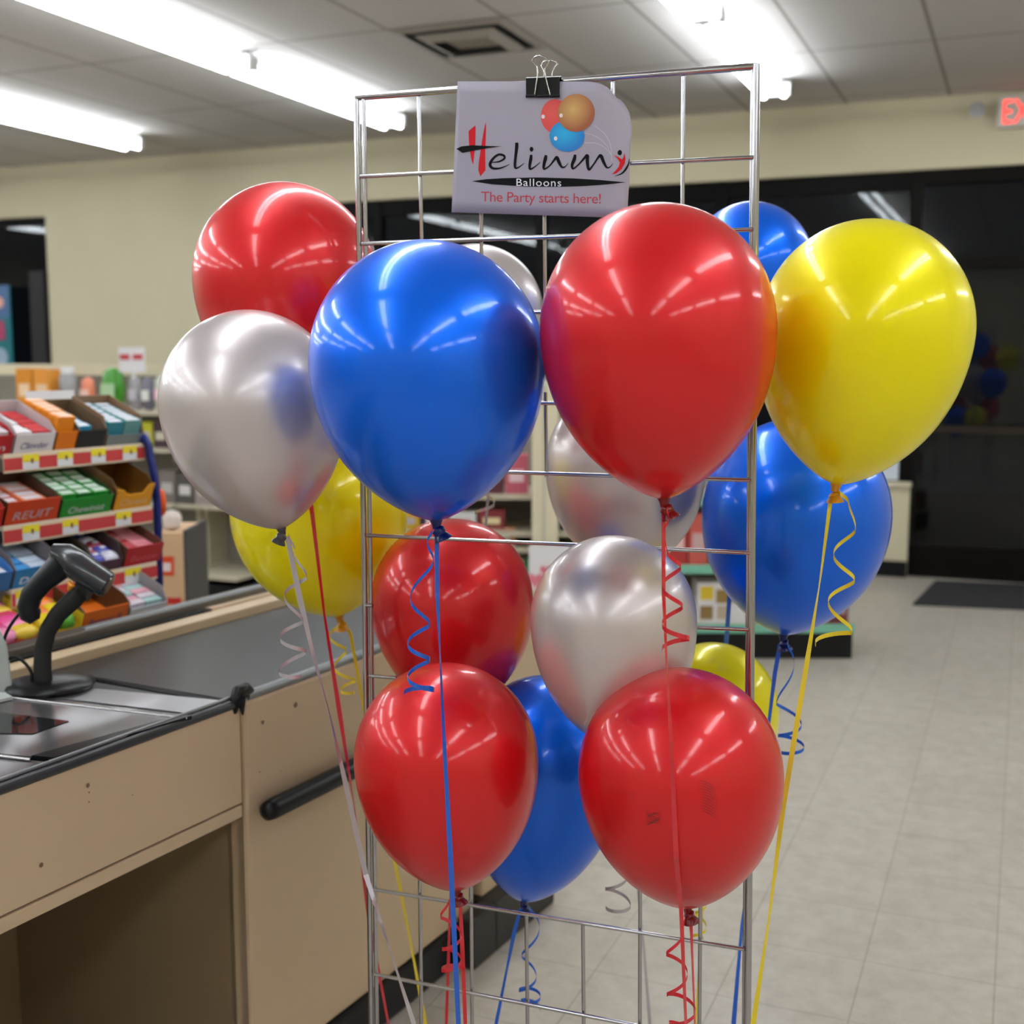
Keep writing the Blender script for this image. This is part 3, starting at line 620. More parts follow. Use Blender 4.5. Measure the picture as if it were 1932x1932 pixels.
packs(o0, W, 2, 4, .06, [(226, 200, 30), (90, 160, 50), (230, 120, 40)], 'yellow, green or orange sweet bag behind the scanner stand', name='sweet_bag', gp='yellow bags on the bottom shelf', style='bag')
o0, W = carton(0, 150, 239, 1195, (226, 110, 24), 'orange carton with blue lettering on the bottom shelf', text='Bessor B', tcol=(60, 50, 130), inner=(88, 58, 34), front=.052, side=(225, 190, 40), wall=.065)
o0, W = carton(0, 241, 313, 1180, (205, 208, 215), 'white tray at the right end of the bottom candy shelf', inner=(150, 146, 150), front=.03, wall=.06)
packs(o0, W, 2, 6, .03, [(215, 205, 215), (160, 195, 195), (220, 160, 175)], 'white, mint or pink pack in the white bottom tray', gp='pale packs on the bottom shelf')
# white header card above the rack
p = onpl(52, 785, N*-2.735, N); q = onpl(140, 736, N*-2.735, N); wv = q-p
t = thing('header_card', 'blank white card standing above the top candy shelf', 'card', p)
MB().box(p, U*float(wv@U), -N*.004, Z*float(q[2]-p[2])).build('card', M_white, t)
MB().box(p+U*.05-Z*(float(p[2])-1.19), U*.02, -N*.004, Z*(float(p[2])-1.18)).build('holder', M_blue, t)
# cardboard floor display right of the rack
fd = 4.4
p = at(292, 1170, fd); q = at(345, 1006, fd); wd_ = float((q-p)@_r); base = p.copy(); base[2] = 0
t = thing('floor_display', 'tan cardboard floor display with red patches right of the blue rack', 'floor display', base)
MB().box(base, _r*wd_, _fh*.3, Z*float(q[2])).build('carton', mat('tan_card', srgb(205, 168, 130), .7), t)
MB().box(base+_r*wd_-_r*.0, _r*.012, _fh*.3, Z*float(q[2]+.01)).build('edge_post', mat('dark_edge', (.06, .055, .05), .6), t)
for (xa_, ya_, xb_, yb_, cc) in ((294, 1086, 327, 1050, (214, 70, 30)), (308, 1163, 341, 1128, (190, 34, 24)), (308, 1078, 322, 1062, (225, 215, 210)), (314, 1160, 326, 1140, (225, 180, 150))):
    a = at(xa_, ya_, fd-.003-(.002 if cc[1] > 100 else 0)); c = at(xb_, yb_, fd-.003)
    MB().box(a, _r*float((c-a)@_r), _fh*.002, Z*float(c[2]-a[2])).build('printed_patch', cmat(cc), t)
t = thing('snack_bag', 'orange bag hanging on the blue rack post above the tan display', 'bag', onpl(303, 972, N*-2.475, N))
q = [(0, .3), (.15, .9), (.6, 1), (.9, .8), (1, .3)]
a = onpl(303, 975, N*-2.475, N); c = onpl(301, 922, N*-2.475, N)
MB().tube([c, c+(c-a)*.2, cp(2.512, -2.47, float(c[2])+.03)], .002, 6).build('strap', M_card, t)
MB().tube([a+(c-a)*k for k, _ in q], [.017*r for _, r in q], 12).build('bag', cmat((226, 84, 24), .3), t, smooth=True)
t = thing('snack_bag', 'crumpled white bag on top of the tan cardboard display', 'bag', base+_r*wd_*.42+_fh*.1+Z*float(at(292, 1006, fd)[2]))
a = base+_r*wd_*.42+_fh*.1+Z*float(at(292, 1006, fd)[2]); c = a+Z*.07
MB().tube([a+(c-a)*k for k, _ in q], [.036*r for _, r in q], 12).build('bag', cmat((214, 200, 190), .4), t, smooth=True)
# ------------------------------------------------------------------ wire grid panel
G0 = at(690, 678, 2.0); G1 = at(1422, 678, 1.79)
GU = G1-G0; GU[2] = 0; GU /= np.linalg.norm(GU); GN = np.array([GU[1], -GU[0], 0])    # GN faces the camera
if GN@(CAM-G0) < 0: GN = -GN
def gp(x, y, off=0): return onpl(x, y, G0+GN*off, GN)
def down(a, b, z): return a+(b-a)*((z-a[2])/(b[2]-a[2]))
gb = (gp(690, 1932)+gp(1415, 1932))/2; gb[2] = 0
grid = thing('wire_grid_panel', 'tall chrome wire grid display panel holding the balloons', 'wire panel', gb)
posts = [((673, 182), (701, 1932), .0048), ((686, 186), (711, 1932), .0036), ((1427, 121), (1410, 1932), .0058), ((1420, 130), (1403, 1932), .0028)]
feet = []
for a, b, r in posts:
    pa = gp(*a); pb = down(pa, gp(*b), .03); feet.append(pb)
    MB().tube([pa, pb], r, 12).build('post', M_metal, grid, smooth=True)
MB().tube([gp(672, 184), gp(1430, 125)], .0052, 12).build('top_rail', M_metal, grid, smooth=True)
hw = [((680, 333), (1421, 297)), ((683, 460), (1421, 433)), ((685, 592), (1420, 585)), ((688, 752), (1418, 770)), ((690, 882), (1416, 906)), ((693, 1010), (1415, 1043)),
      ((690, 1142), (703, 1142.5)), ((1316, 1184), (1413, 1188)), ((697, 1275), (748, 1279)), ((705, 1678), (1404, 1791)), ((707, 1838), (1404, 1975)), ((710, 2010), (1402, 2190))]
for a, b in hw: MB().tube([gp(*a, off=.004), gp(*b, off=.004)], .0032, 10).build('wire', M_metal, grid, smooth=True)
vt = [((790, 178), (797, 520)), ((907, 168), (909, 600)), ((1026, 158), (1029, 660)), ((1156, 150), (1158, 560)), ((1289, 142), (1287, 560)), ((1029, 740), (1031, 900))]
vb = [((792, 1640), (797, 2120)), ((888, 1640), (893, 2120)), ((993, 1727), (998, 2120)), ((1100, 1744), (1103, 2120)), ((1208, 1620), (1207, 2120)), ((1322, 1650), (1318, 2120))]
for a, b in vt: MB().tube([gp(*a, off=-.003), gp(*b, off=-.003)], .0030, 10).build('wire', M_metal, grid, smooth=True)
for a, b in vb:
    pa = gp(*a, off=-.003); MB().tube([pa, down(pa, gp(*b, off=-.003), .12)], .0032, 10).build('wire', M_metal, grid, smooth=True)
MB().tube([down(gp(705, 1678), gp(707, 1838), .12), down(gp(1404, 1791), gp(1404, 1975), .12)], .005, 10).build('wire', M_metal, grid, smooth=True)
for k in (0, 2): MB().tube([feet[k]+GN*.2-Z*.018, feet[k]-GN*.2-Z*.018], .012, 10).build('foot', M_metal, grid, smooth=True)

# ------------------------------------------------------------------ paper sign
SO = .012
def SP(cx, cy, off=0):      # enlarged-crop coordinates of the sign -> point on the sheet
    base = gp(820+cx/4.6, 80+cy/4.6, SO)
    e = max(0, cx-1350)/350; f_ = max(0, (900-cy)/550)
    return base+GN*(off-.030*e*e*f_)
M_paper = mat('sign_paper_shaded', srgb(160, 154, 167), .42, noise=.03, nscale=6)  # grey-lilac base holds the backlit shading of white paper
sign = thing('paper_sign', 'printed paper balloon sign clipped to the top rail of the wire panel', 'sign', gp(1020, 400, SO))
topc = [(200, 338), (800, 338), (1350, 340), (1440, 356), (1500, 388), (1540, 436), (1560, 466), (1605, 490), (1645, 545), (1680, 620), (1698, 690), (1702, 740)]
botc = [(147, 1475), (1665, 1524)]
nx, ny = 44, 12; m = MB(); vs = []
for i in range(nx+1):
    s_ = i/nx
    # top curve by arc parameter, bottom straight
    xt = 200+(1702-200)*s_ ; yt = np.interp(xt, [p[0] for p in topc], [p[1] for p in topc])
    xb_ = 147+(1665-147)*s_; yb = 1475+(1524-1475)*s_
    for j in range(ny+1):
        k = j/ny; yy = yt+(yb-yt)*k
        if s_ > .999: xx = np.interp(yy, [338, 740, 1200, 1475, 1524], [1702, 1704, 1690, 1672, 1665])
        else:
            xr = np.interp(yy, [338, 740, 1200, 1475, 1524], [1702, 1704, 1690, 1672, 1665]); xl = np.interp(yy, [338, 1475], [200, 147]); xx = xl+(xr-xl)*s_
        vs.append(SP(xx, yy))
m.add(vs, [(i*(ny+1)+j, (i+1)*(ny+1)+j, (i+1)*(ny+1)+j+1, i*(ny+1)+j+1) for i in range(nx) for j in range(ny)])
m.build('sheet', M_paper, sign, smooth=True, solid=.0003)
INK = mat('ink_black', (.006, .006, .007), .5, spec=.1); RED = mat('ink_red', srgb(205, 22, 34), .5, spec=.2); CRIM = mat('ink_crimson', srgb(185, 45, 62), .45); WHT = mat('ink_white', srgb(235, 235, 238), .5)
KEY = mat('ink_pale_edge', srgb(205, 198, 208), .5)
def outline(pts, off, m_, name, n=6):
    P = [np.array([*p, 0.0]) for p in pts]
    Q = P
    MBx = MB(); MBx.add([SP(p[0], p[1], off) for p in Q], [tuple(range(len(Q)))]); return MBx.build(name, m_, sign)
def stroke(path, off, m_, mb=None):
    """path of (x, y, width)"""
    P = [np.array(p, float) for p in path]; out = []
    for i in range(len(P)-1):
        p0 = P[max(i-1, 0)]; p1 = P[i]; p2 = P[i+1]; p3 = P[min(i+2, len(P)-1)]
        for k in range(8):
            t_ = k/8; out.append(.5*((2*p1)+(-p0+p2)*t_+(2*p0-5*p1+4*p2-p3)*t_**2+(-p0+3*p1-3*p2+p3)*t_**3))
    out.append(P[-1]); vs = []
    for i, p in enumerate(out):
        t_ = out[min(i+1, len(out)-1)]-out[max(i-1, 0)]; t_ = t_[:2]/(np.linalg.norm(t_[:2])+1e-9); nn = np.array([-t_[1], t_[0]])*max(p[2], 1)/2
        # rounded end
        if i == 0: nn = nn*.75
        vs += [SP(p[0]+nn[0], p[1]+nn[1], off), SP(p[0]-nn[0], p[1]-nn[1], off)]
    mb.add(vs, [(2*i, 2*i+1, 2*i+3, 2*i+2) for i in range(len(out)-1)])
def disc(mb, cx, cy, rx, ry, off, rot=0, n=28):
    c_, s_ = math.cos(rot), math.sin(rot)
    mb.add([SP(cx+rx*math.cos(a)*c_-ry*math.sin(a)*s_, cy+rx*math.cos(a)*s_+ry*math.sin(a)*c_, off) for a in np.linspace(0, 2*math.pi, n, endpoint=False)], [tuple(range(n))])
outline([(352, 722), (357, 735), (355, 880), (345, 960), (335, 1065), (318, 1010), (300, 900), (296, 770)], .0005, RED, 'printed_letter')
outline([(445, 690), (448, 740), (440, 950), (442, 1110), (398, 1163), (380, 1110), (384, 1040), (402, 920), (425, 780)], .0005, RED, 'printed_letter')
outline([(190, 925), (235, 903), (330, 893), (470, 900), (585, 903), (470, 917), (350, 937), (245, 960)], .0009, INK, 'printed_letter')
m = MB()
stroke([(500, 1042, 6), (560, 1035, 14), (606, 1008, 18), (600, 982, 20), (555, 975, 20), (508, 1010, 22), (482, 1060, 26), (505, 1092, 22), (560, 1094, 16), (610, 1078, 10), (652, 1058, 4)], .0006, INK, m)
stroke([(712, 870, 26), (714, 900, 30), (704, 990, 24), (698, 1060, 24), (706, 1092, 18), (740, 1078, 10), (778, 1048, 4)], .0006, INK, m)
stroke([(840, 975, 20), (836, 1010, 28), (826, 1070, 24), (832, 1100, 18), (870, 1080, 11), (916, 1040, 4)], .0006, INK, m)
stroke([(968, 978, 20), (962, 1010, 30), (948, 1070, 24), (954, 1100, 16), (1000, 1070, 13), (1040, 1020, 20), (1062, 1000, 28), (1080, 1040, 28), (1105, 1082, 18), (1135, 1078, 9), (1160, 1048, 4)], .0006, INK, m)
stroke([(1220, 974, 20), (1214, 1010, 30), (1194, 1065, 24), (1204, 1096, 16), (1250, 1060, 13), (1300, 1005, 20), (1326, 984, 28), (1326, 1040, 28), (1340, 1104, 20), (1380, 1060, 14), (1420, 1000, 18), (1444, 985, 30), (1468, 1040, 26), (1496, 1086, 16), (1525, 1080, 9), (1548, 1052, 4)], .0006, INK, m)
disc(m, 842, 928, 16, 21, .0006); disc(m, 1608, 957, 19, 23, .0006)
m.build('lettering', INK, sign)
c5 = lambda L: [(828+x*.5714, 552+y*.5714) for x, y in L]
outline(c5([(1272, 745), (1340, 775), (1400, 812), (1420, 780), (1437, 715), (1450, 800), (1442, 870), (1392, 960), (1310, 1025), (1240, 1040), (1300, 985), (1350, 920), (1365, 860), (1340, 810)]), .0006, RED, 'printed_figure')
m = MB(); stroke([(*p, w_) for p, w_ in zip(c5([(1508, 800), (1500, 870), (1462, 950), (1395, 1025), (1290, 1066)]), (3, 12, 18, 13, 3))], .0005, INK, m); m.build('printed_figure', INK, sign)
outline([(322, 1205), (450, 1187), (600, 1178), (900, 1172), (1200, 1180), (1450, 1195), (1662, 1215), (1500, 1233), (1300, 1247), (1100, 1254), (800, 1252), (500, 1232)], .0005, INK, 'printed_band')
m = MB(); text_on(m, 'Balloons', lambda x, y: SP(x, 1248-y+(x-712)*.01, .0009), 712, 1100, 2, 66, spacing=1.12); m.build('lettering', WHT, sign)
m = MB(); text_on(m, 'The Party starts here!', lambda x, y: SP(x, 1380-y+(x-405)*.018, .0006), 405, 1443, 0, 86, spacing=.95); m.build('lettering', CRIM, sign)
def grad(name, c0, c1, cx, cz, rad):
    m_ = mat(name, srgb(*c1), .45); nt = m_.node_tree; L = nt.links.new
    tc = nt.nodes.new('ShaderNodeTexCoord'); sp_ = nt.nodes.new('ShaderNodeSeparateXYZ'); cb_ = nt.nodes.new('ShaderNodeCombineXYZ'); L(tc.outputs['Generated'], sp_.inputs[0])
    L(sp_.outputs[0], cb_.inputs[0]); L(sp_.outputs[2], cb_.inputs[2])
    ds = nt.nodes.new('ShaderNodeVectorMath'); ds.operation = 'DISTANCE'; L(cb_.outputs[0], ds.inputs[0]); ds.inputs[1].default_value = (cx, 0, cz)
    cr = nt.nodes.new('ShaderNodeValToRGB'); L(ds.outputs['Value'], cr.inputs[0]); cr.color_ramp.elements[0].color = srgb(*c0); cr.color_ramp.elements[1].color = srgb(*c1); cr.color_ramp.elements[1].position = rad
    L(cr.outputs[0], nt.nodes['Principled BSDF'].inputs['Base Color']); return m_
for nm, cx, cy, rx, ry, off, c0, c1, rot, hx, hy in (('red', 1045, 640, 122, 148, .0005, (225, 80, 74), (214, 62, 62), 0, 943, 645), ('blue', 1150, 815, 152, 135, .0008, (0, 178, 228), (0, 122, 200), .1, 1052, 835), ('orange', 1230, 613, 160, 165, .0011, (208, 168, 96), (158, 84, 44), .3, 1100, 636)):
    m = MB(); disc(m, cx, cy, rx, ry, off, rot); bal = m.build('printed_balloon', grad('print_'+nm, c0, c1, .42, .6, .55), sign)
    m = MB(); disc(m, hx, hy, 15, 18, off+.0003); m.build('printed_highlight', mat('print_pale', srgb(232, 225, 225), .5), sign)
m = MB()
for L_ in ([(1385, 718), (1480, 800), (1528, 900), (1537, 1030)], [(1285, 783), (1400, 815), (1490, 890), (1533, 975)], [(1305, 873), (1400, 875), (1480, 915), (1530, 972)]): stroke([(*p, 3) for p in L_], .0004, WHT, m)
m.build('printed_string', KEY, sign)
# binder clip
clip = thing('binder_clip', 'black binder clip with silver wire loops holding the paper sign', 'binder clip', gp(1025, 165, SO+.004))
def CL(cx, cy, off): return gp(820+cx/4.6, 80+cy/4.6, off)
m = MB()
fr_ = [CL(793, 312, .016), CL(1085, 300, .016), CL(1083, 470, SO+.002), CL(795, 478, SO+.002)]
bk = [CL(800, 306, -.020), CL(1102, 294, -.020), CL(1083, 468, SO-.004), CL(797, 474, SO-.004)]
m.add([fr_[0], fr_[1], bk[1], bk[0]], [(0, 1, 2, 3)]); m.add(fr_, [(0, 1, 2, 3)]); m.add(bk, [(0, 1, 2, 3)])
m.build('body', mat('clip_black', (.005, .005, .005), .35, spec=.25), clip, solid=.0008)
for x0_, x1_ in ((793, 872), (893, 995), (1003, 1085)): MB().tube([CL(x0_, 466, SO+.0035), CL(x1_, 463, SO+.0035)], .0022, 8).build('rolled_edge', mat('clip_black', (.01, .01, .01), .3), clip, smooth=True)
hl = [(868, 466), (880, 380), (893, 290), (887, 215), (858, 172), (846, 155), (870, 128), (910, 116), (955, 130), (990, 158), (975, 195), (955, 245), (970, 330), (990, 410), (1002, 462)]
MB().tube(smooth_path([CL(x, y, np.interp(y, [110, 300, 466], [.022, .020, SO+.0035])) for x, y in hl], 5), .0011, 8).build('handle', mat('clip_wire', (.6, .58, .54), .2, metal=1), clip, smooth=True)
hl = [(945, 300), (950, 250), (932, 212), (928, 190), (955, 165), (1005, 158), (1045, 168), (1065, 188), (1040, 220), (1020, 260), (1013, 300)]
MB().tube(smooth_path([CL(x, y, np.interp(y, [150, 300], [-.026, -.020])) for x, y in hl], 5), .0011, 8).build('handle', mat('clip_wire', (.6, .58, .54), .2, metal=1), clip, smooth=True)

# ------------------------------------------------------------------ balloons
def latex(name, c, metal, rough, knot, spec=.1):
    b_ = mat(name, srgb(*c), rough, metal=metal, coat=.6, coat_r=.11, spec=spec)
    k_ = mat(name+'_knot', srgb(*knot), .3, coat=.3, spec=.3); return b_, k_
MR = latex('red_latex', (214, 6, 20), .35, .42, (120, 6, 14), .42); MBL = latex('blue_latex', (0, 104, 240), .5, .36, (4, 20, 90))
MY = latex('yellow_latex', (240, 226, 0), .2, .36, (205, 140, 10)); MS = latex('silver_latex', (208, 198, 198), .6, .36, (70, 68, 70))
RB = {'r': mat('red_ribbon', srgb(205, 30, 45), .25, coat=.5), 'b': mat('blue_ribbon', srgb(10, 90, 200), .25, coat=.5), 'y': mat('yellow_ribbon', srgb(225, 200, 40), .25, coat=.5), 's': mat('silver_ribbon', srgb(190, 182, 190), .25, metal=.4, coat=.5)}
MM = {'r': MR, 'b': MBL, 'y': MY, 's': MS}
def strip(P, W, D, th=.0002):
    """ribbon tape along points P, widths W in direction D (one per point)"""
    m = MB(); vs = []
    for p, w_, d in zip(P, W, D): d = d/np.linalg.norm(d); vs += [p+d*w_/2, p-d*w_/2]
    m.add(vs, [(2*i, 2*i+1, 2*i+3, 2*i+2) for i in range(len(P)-1)]); return m
def straight(pts, dep, wpx):
    """pts px, dep distance(s), wpx width px at each point -> tape that twists about its length"""
    P = [at(x, y, d) for (x, y), d in zip(pts, dep)]; wid = .0062; Q = []; Wd = []; D = []
    Wp = [w_*zc(p)/F for w_, p in zip(wpx, P)]; n = 14
    for i in range(len(P)-1):
        for k in range(n+(i == len(P)-2)):
            t_ = k/n; p = P[i]*(1-t_)+P[i+1]*t_; seen = Wp[i]*(1-t_)+Wp[i+1]*t_
            tg = P[i+1]-P[i]; tg /= np.linalg.norm(tg); v = p-CAM; v /= np.linalg.norm(v)
            side = np.cross(tg, v); side /= np.linalg.norm(side); q = math.asin(min(1, max(.05, seen/wid)))
            fac = np.cross(side, tg); D.append(side*math.sin(q)+fac*math.cos(q)); Q.append(p); Wd.append(wid if seen < wid else seen)
    return strip(Q, Wd, D)
def curl(pts, d, flip=1, wid=.0062):
    """coiled tape hanging through alternate side points (px)"""
    Q = []; D = []; n = 12; sgn = flip
    A = at(pts[0][0], pts[0][1], d); B = at(pts[-1][0], pts[-1][1], d); ax = (A-B)/np.linalg.norm(A-B); ax = Z*.8+ax*.2
    for i in range(len(pts)-1):
        (xa, ya), (xb, yb) = pts[i], pts[i+1]; R = abs(xb-xa)/2*d/F
        for k in range(n+(i == len(pts)-2)):
            t_ = k/n; x = xa+(xb-xa)*(1-math.cos(math.pi*t_))/2; y = ya+(yb-ya)*t_
            p = at(x, y, d)+_fh*(R*math.sin(math.pi*t_)*sgn); Q.append(p); D.append(ax)
        sgn = -sgn
    return strip(Q, [wid]*len(Q), D)
def balloon(col_, label, c, W, neck, d, top=.52, knot=(1, 1), ribbon=None, tail=None, e=.585):
    ctr = at(*c, d); nk = at(*neck, d); R = W*zc(ctr)/F/2; ax = nk-ctr; b = float(np.linalg.norm(ax)); ax = ax/b; a = top*2*R
    t = thing('balloon', label, 'balloon', ctr, 'pearl latex balloons on the wire panel')
    prof = [(-a*math.cos(q), R*math.sin(q)) for q in np.linspace(.03, math.pi/2, 22)]
    for q in np.linspace(0, 1, 30)[1:]:
        u_ = 1-(1-q)**1.35; r = R*max(0, 1-u_*u_)**(e+.10*u_*u_)
        if r < .006: break
        prof.append((b*u_, r))
    rn = .0055; hl_ = prof[-1][0]
    prof += [(max(b*.992, hl_+.0008), rn*1.2), (b+.002, rn)]
    body = MB().lathe(ctr, ax, prof, 72).build('balloon_body', MM[col_][0], t, smooth=True)
    # neck, tied bead and rolled lip
    s = 1.5*R/.145; kx, ky = knot; sd = _r*kx*.7-Z*.3
    m = MB()
    n0 = nk; m.tube([n0-ax*.002, n0+ax*.003*s, n0+ax*.0065*s], [.0058*s, .0040*s, .0034*s], 14)
    c1 = n0+ax*.0080*s
    m.tube([c1-sd*.003*s, c1+sd*.0005*s, c1+sd*.004*s, c1+sd*.008*s-Z*.001], [.004*s, .0055*s, .006*s, .004*s], 14)
    l0 = c1+sd*.004*s; la = sd*.6-Z*.8; la /= np.linalg.norm(la)
    m.lathe(l0, la, [(0, .0035*s), (.003*s, .0058*s), (.006*s, .0078*s), (.0072*s, .0082*s), (.0072*s, .0072*s), (.0055*s, .006*s), (.005*s, .003*s)], 20)
    kn = m.build('knot', MM[col_][1], t, smooth=True)
    if ribbon:
        pts, dep, wp = ribbon
        if not hasattr(dep, '__len__'): dep = [dep]*len(pts)
        m = straight(pts, dep, wp)
        last = at(*pts[-1], dep[-1])
        if pts[-1][1] >= 1932:      # goes on down to the foot of the panel
            gx = gb+GU*max(-.3, min(.3, float((last-gb)@GU)))+Z*.1; gx = gx+GN*.004
            m2 = strip([last, (last+gx)/2, gx], [.006]*3, [_r]*3); m.add(m2.v, m2.f)
        m.build('ribbon', RB[col_], t, solid=.0003)
    if tail:
        pts, dd, fl = tail; curl(pts, dd, fl).build('ribbon_curl', RB[col_], t, smooth=False, solid=.0003)
    return t, body
B1 = balloon('b', 'large blue balloon in the upper front row left of the red one', (806, 684), 444, (823, 983), 1.64, .512, (1, 1),
        ([(824, 1003), (825, 1120), (830, 1230), (838, 1400), (850, 1620), (865, 1932)], [1.64, 1.635, 1.62, 1.60, 1.60, 1.62], [9, 8, 2, 7, 10, 9]),
        ([(816, 1000), (806, 1022), (818, 1055), (774, 1128), (811, 1177), (769, 1214), (811, 1244), (769, 1278), (819, 1302), (762, 1308)], 1.62, 1))
balloon('r', 'large red balloon at upper centre with ribbon over the lower red one', (1240, 622), 444, (1253, 942), 1.54, .527, (1, 1),
        ([(1252, 962), (1252, 1120), (1258, 1260), (1266, 1400), (1276, 1620), (1285, 1712), (1294, 1932)], [1.54, 1.53, 1.515, 1.495, 1.51, 1.56, 1.6], [8, 7, 3, 8, 10, 8, 5]),
        ([(1258, 960), (1262, 975), (1253, 1001), (1258, 1040), (1285, 1070), (1249, 1109), (1288, 1145), (1249, 1180), (1301, 1205), (1249, 1227)], 1.53, 1))
balloon('y', 'large yellow balloon at the upper right beside the post', (1631, 624), 396, (1577, 915), 1.66, .522, (.2, 1),
        ([(1568, 936), (1552, 1060), (1545, 1110), (1524, 1240), (1478, 1520), (1450, 1740), (1421, 1932)], 1.66, [8, 4, 2, 9, 10, 4, 10]),
        ([(1585, 928), (1600, 945), (1614, 1001), (1573, 1051), (1612, 1097), (1563, 1140), (1607, 1194), (1539, 1216)], 1.65, 1))
balloon('s', 'silver balloon at the left edge of the bunch before the far wall', (475, 762), 342, (531, 998), 1.85, .515, (-1, 1),
        ([(542, 1012), (566, 1130), (592, 1240), (620, 1340), (650, 1470), (690, 1650), (735, 1790), (781, 1932)], [1.85]*5+[1.84, 1.8, 1.78], [9, 11, 6, 2, 9, 10, 2, 9]),
        ([(544, 1010), (556, 1040), (579, 1087), (537, 1121), (572, 1171), (528, 1201), (578, 1228), (526, 1267), (569, 1276)], 1.84, 1))
balloon('r', 'red balloon at the upper left behind the silver and blue ones', (540, 528), 345, (566, 778), 2.12, .52, (1, 1),
        ([(568, 800), (589, 968), (612, 1160), (640, 1340), (668, 1520), (697, 1740), (733, 1932)], [2.12, 2.06, 2.06, 2.1, 2.12, 2.12, 2.12], [8, 8, 4, 9, 2, 7, 4]))
balloon('s', 'silver balloon mostly hidden behind the big blue one at upper centre', (897, 594), 258, (905, 790), 2.35, .51, (1, 1),
        ([(908, 806), (921, 935), (917, 985), (913, 1100)], 2.35, [5, 5, 5, 5]),
        ([(906, 806), (890, 850), (922, 895), (890, 915), (933, 950), (896, 968)], 2.3, -1))
balloon('b', 'blue balloon peeking over the red and yellow ones at the right post', (1415, 503), 234, (1402, 690), 2.45, .512, (1, 1),
        ([(1400, 705), (1378, 1100), (1366, 1275), (1350, 1500)], 2.45, [8, 8, 9, 8]))
balloon('y', 'yellow balloon behind the left post under the silver one', (602, 968), 330, (640, 1163), 2.3, .52, (.3, 1),
        ([(648, 1172), (661, 1195), (688, 1345), (715, 1490), (742, 1610), (775, 1780), (803, 1932)], 2.3, [6, 6, 6, 7, 8, 4, 7]),
        ([(638, 1180), (622, 1198), (654, 1226), (631, 1258), (672, 1283), (642, 1303), (669, 1306)], 2.28, 1))
balloon('r', 'mid-height red balloon behind the wire, above the lower-left red one', (853, 1134), 306, (868, 1345), 2.12, .51, (1, 1),
        ([(866, 1360), (852, 1640), (849, 1720), (842, 1932)], 2.12, [6, 3, 5, 6]))
balloon('s', 'silver balloon in the middle above the two lower red ones', (1157, 1170), 313, (1166, 1410), 1.79, .512, (1, 1), None,
        ([(1170, 1425), (1150, 1560), (1146, 1617), (1184, 1651), (1142, 1677), (1190, 1708), (1143, 1712)], 2.0, 1))
balloon('s', 'silver balloon behind the top red one, above the middle silver one', (1180, 880), 302, (1185, 1085), 2.27, .52, (1, 1),
        ([(1187, 1100), (1196, 1500), (1204, 1690), (1214, 1780), (1226, 1932)], 2.27, [5, 3, 3, 5, 6]))
balloon('b', 'large blue balloon behind the right post below the yellow one', (1501, 972), 350, (1478, 1198), 2.1, .525, (.5, 1),
        ([(1472, 1215), (1462, 1270), (1452, 1352), (1428, 1550), (1400, 1742), (1384, 1932)], 2.1, [8, 8, 6, 3, 5, 9]),
        ([(1486, 1210), (1498, 1245), (1465, 1325), (1512, 1365), (1468, 1388), (1517, 1408), (1474, 1420)], 2.08, 1))
balloon('r', 'lower-left red balloon in front of the wire panel', (842, 1431), 347, (862, 1678), 1.78, .52, (.6, 1),
        ([(868, 1700), (872, 1780), (878, 1932)], 1.78, [6, 8, 7]),
        ([(850, 1690), (831, 1730), (870, 1767), (834, 1791), (870, 1812), (833, 1830), (877, 1834)], 1.77, -1))
R5, r5b = balloon('r', 'lower-right red balloon with fingerprint smudges in front of the wire panel', (1283, 1459), 384, (1297, 1710), 1.67, .52, (.6, 1),
        ([(1303, 1722), (1306, 1800), (1311, 1932)], 1.70, [7, 4, 3]),
        ([(1294, 1722), (1290, 1752), (1257, 1800), (1297, 1834), (1258, 1877), (1312, 1905), (1262, 1930), (1311, 1960)], 1.66, 1))
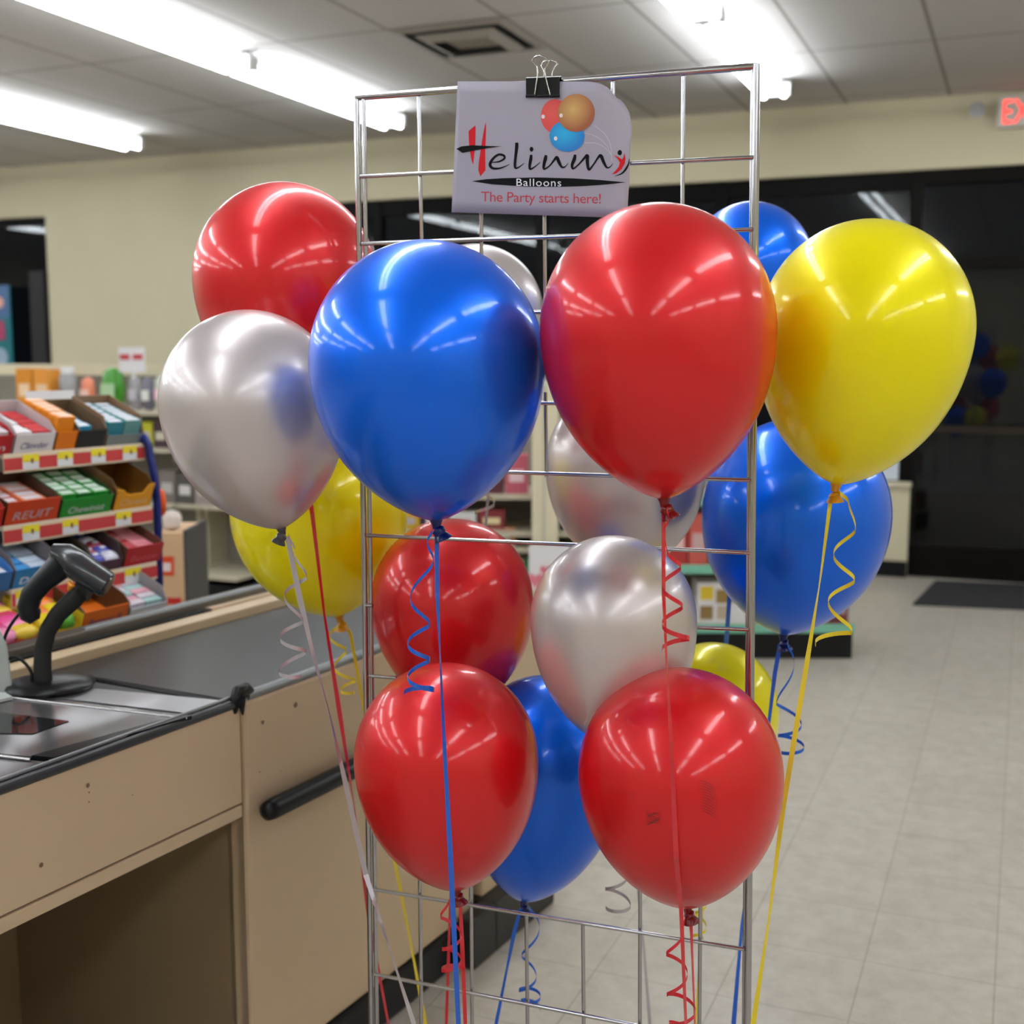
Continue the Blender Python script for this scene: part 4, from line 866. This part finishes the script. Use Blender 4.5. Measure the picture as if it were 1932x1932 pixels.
balloon('b', 'lower-middle blue balloon between the two lower red ones', (1028, 1436), 312, (988, 1700), 2.08, .52, (.4, 1),
        ([(982, 1714), (970, 1760), (956, 1830), (936, 1932)], 2.06, [5, 8, 4, 7]),
        ([(997, 1708), (1018, 1749), (984, 1803), (1012, 1843), (979, 1869), (1020, 1880), (983, 1888), (1020, 1906)], 2.05, 1))
balloon('y', 'yellow balloon peeking out behind the lower-right red one', (1345, 1340), 246, (1335, 1520), 2.3, .52, (1, 1),
        ([(1334, 1535), (1326, 1700), (1322, 1790), (1312, 1932)], 2.3, [4, 4, 4, 5]),
        ([(1333, 1540), (1345, 1600), (1312, 1660), (1333, 1705), (1311, 1722), (1333, 1748), (1307, 1766), (1327, 1771)], 2.28, 1))
# fingerprints on the lower-right red balloon: thin arcs lying on its skin
bpy.context.view_layer.update()
wb = np.array(list(R5['_wb'])); bm_ = bmesh.new(); bm_.from_mesh(r5b.data); bvh = BVHTree.FromBMesh(bm_); bm_.free()
def onskin(x, y):
    r = ray(x, y); h = bvh.ray_cast(Vector(CAM-wb), Vector(r).normalized()); return np.array(h[0])+wb+np.array(h[1])*.0004 if h[0] else None
def smudge(arcs, nm):
    m = MB()
    for arc in arcs:
        vs = []; ok = True
        for i, (x, y) in enumerate(arc):
            w_ = .55*math.sin(math.pi*(i+.3)/(len(arc)-.4))+.12
            a, b = onskin(x, y-w_), onskin(x, y+w_)
            if a is None or b is None: ok = False; break
            vs += [a, b]
        if ok: m.add(vs, [(2*i, 2*i+1, 2*i+3, 2*i+2) for i in range(len(arc)-1)])
    m.build(nm, mat('smudge', srgb(110, 22, 24), .6), R5, smooth=True)
arcs = [[(1320+k*.2+i*(4.2-.12*abs(k-5)), 1472+k*5.2+.16*i*i+.6*i) for i in range(9)] for k in range(12)]
smudge(arcs, 'fingerprint')
arcs = [[(1220+i*3.6+(k % 3), 1533+k*2.6+math.sin(i*.8+k)*2.5) for i in range(3 if k in (0, 9) else 8)] for k in range(10)]
arcs += [[(1218+8*math.cos(q)+8, 1541+14*math.sin(q)) for q in np.linspace(1.6, 4.4, 7)], [(1222+6*math.cos(q)+8, 1543+10*math.sin(q)) for q in np.linspace(1.6, 4.4, 7)]]
smudge(arcs, 'fingerprint')
for o in bpy.data.objects:
    if '_wb' in o.keys(): del o['_wb']
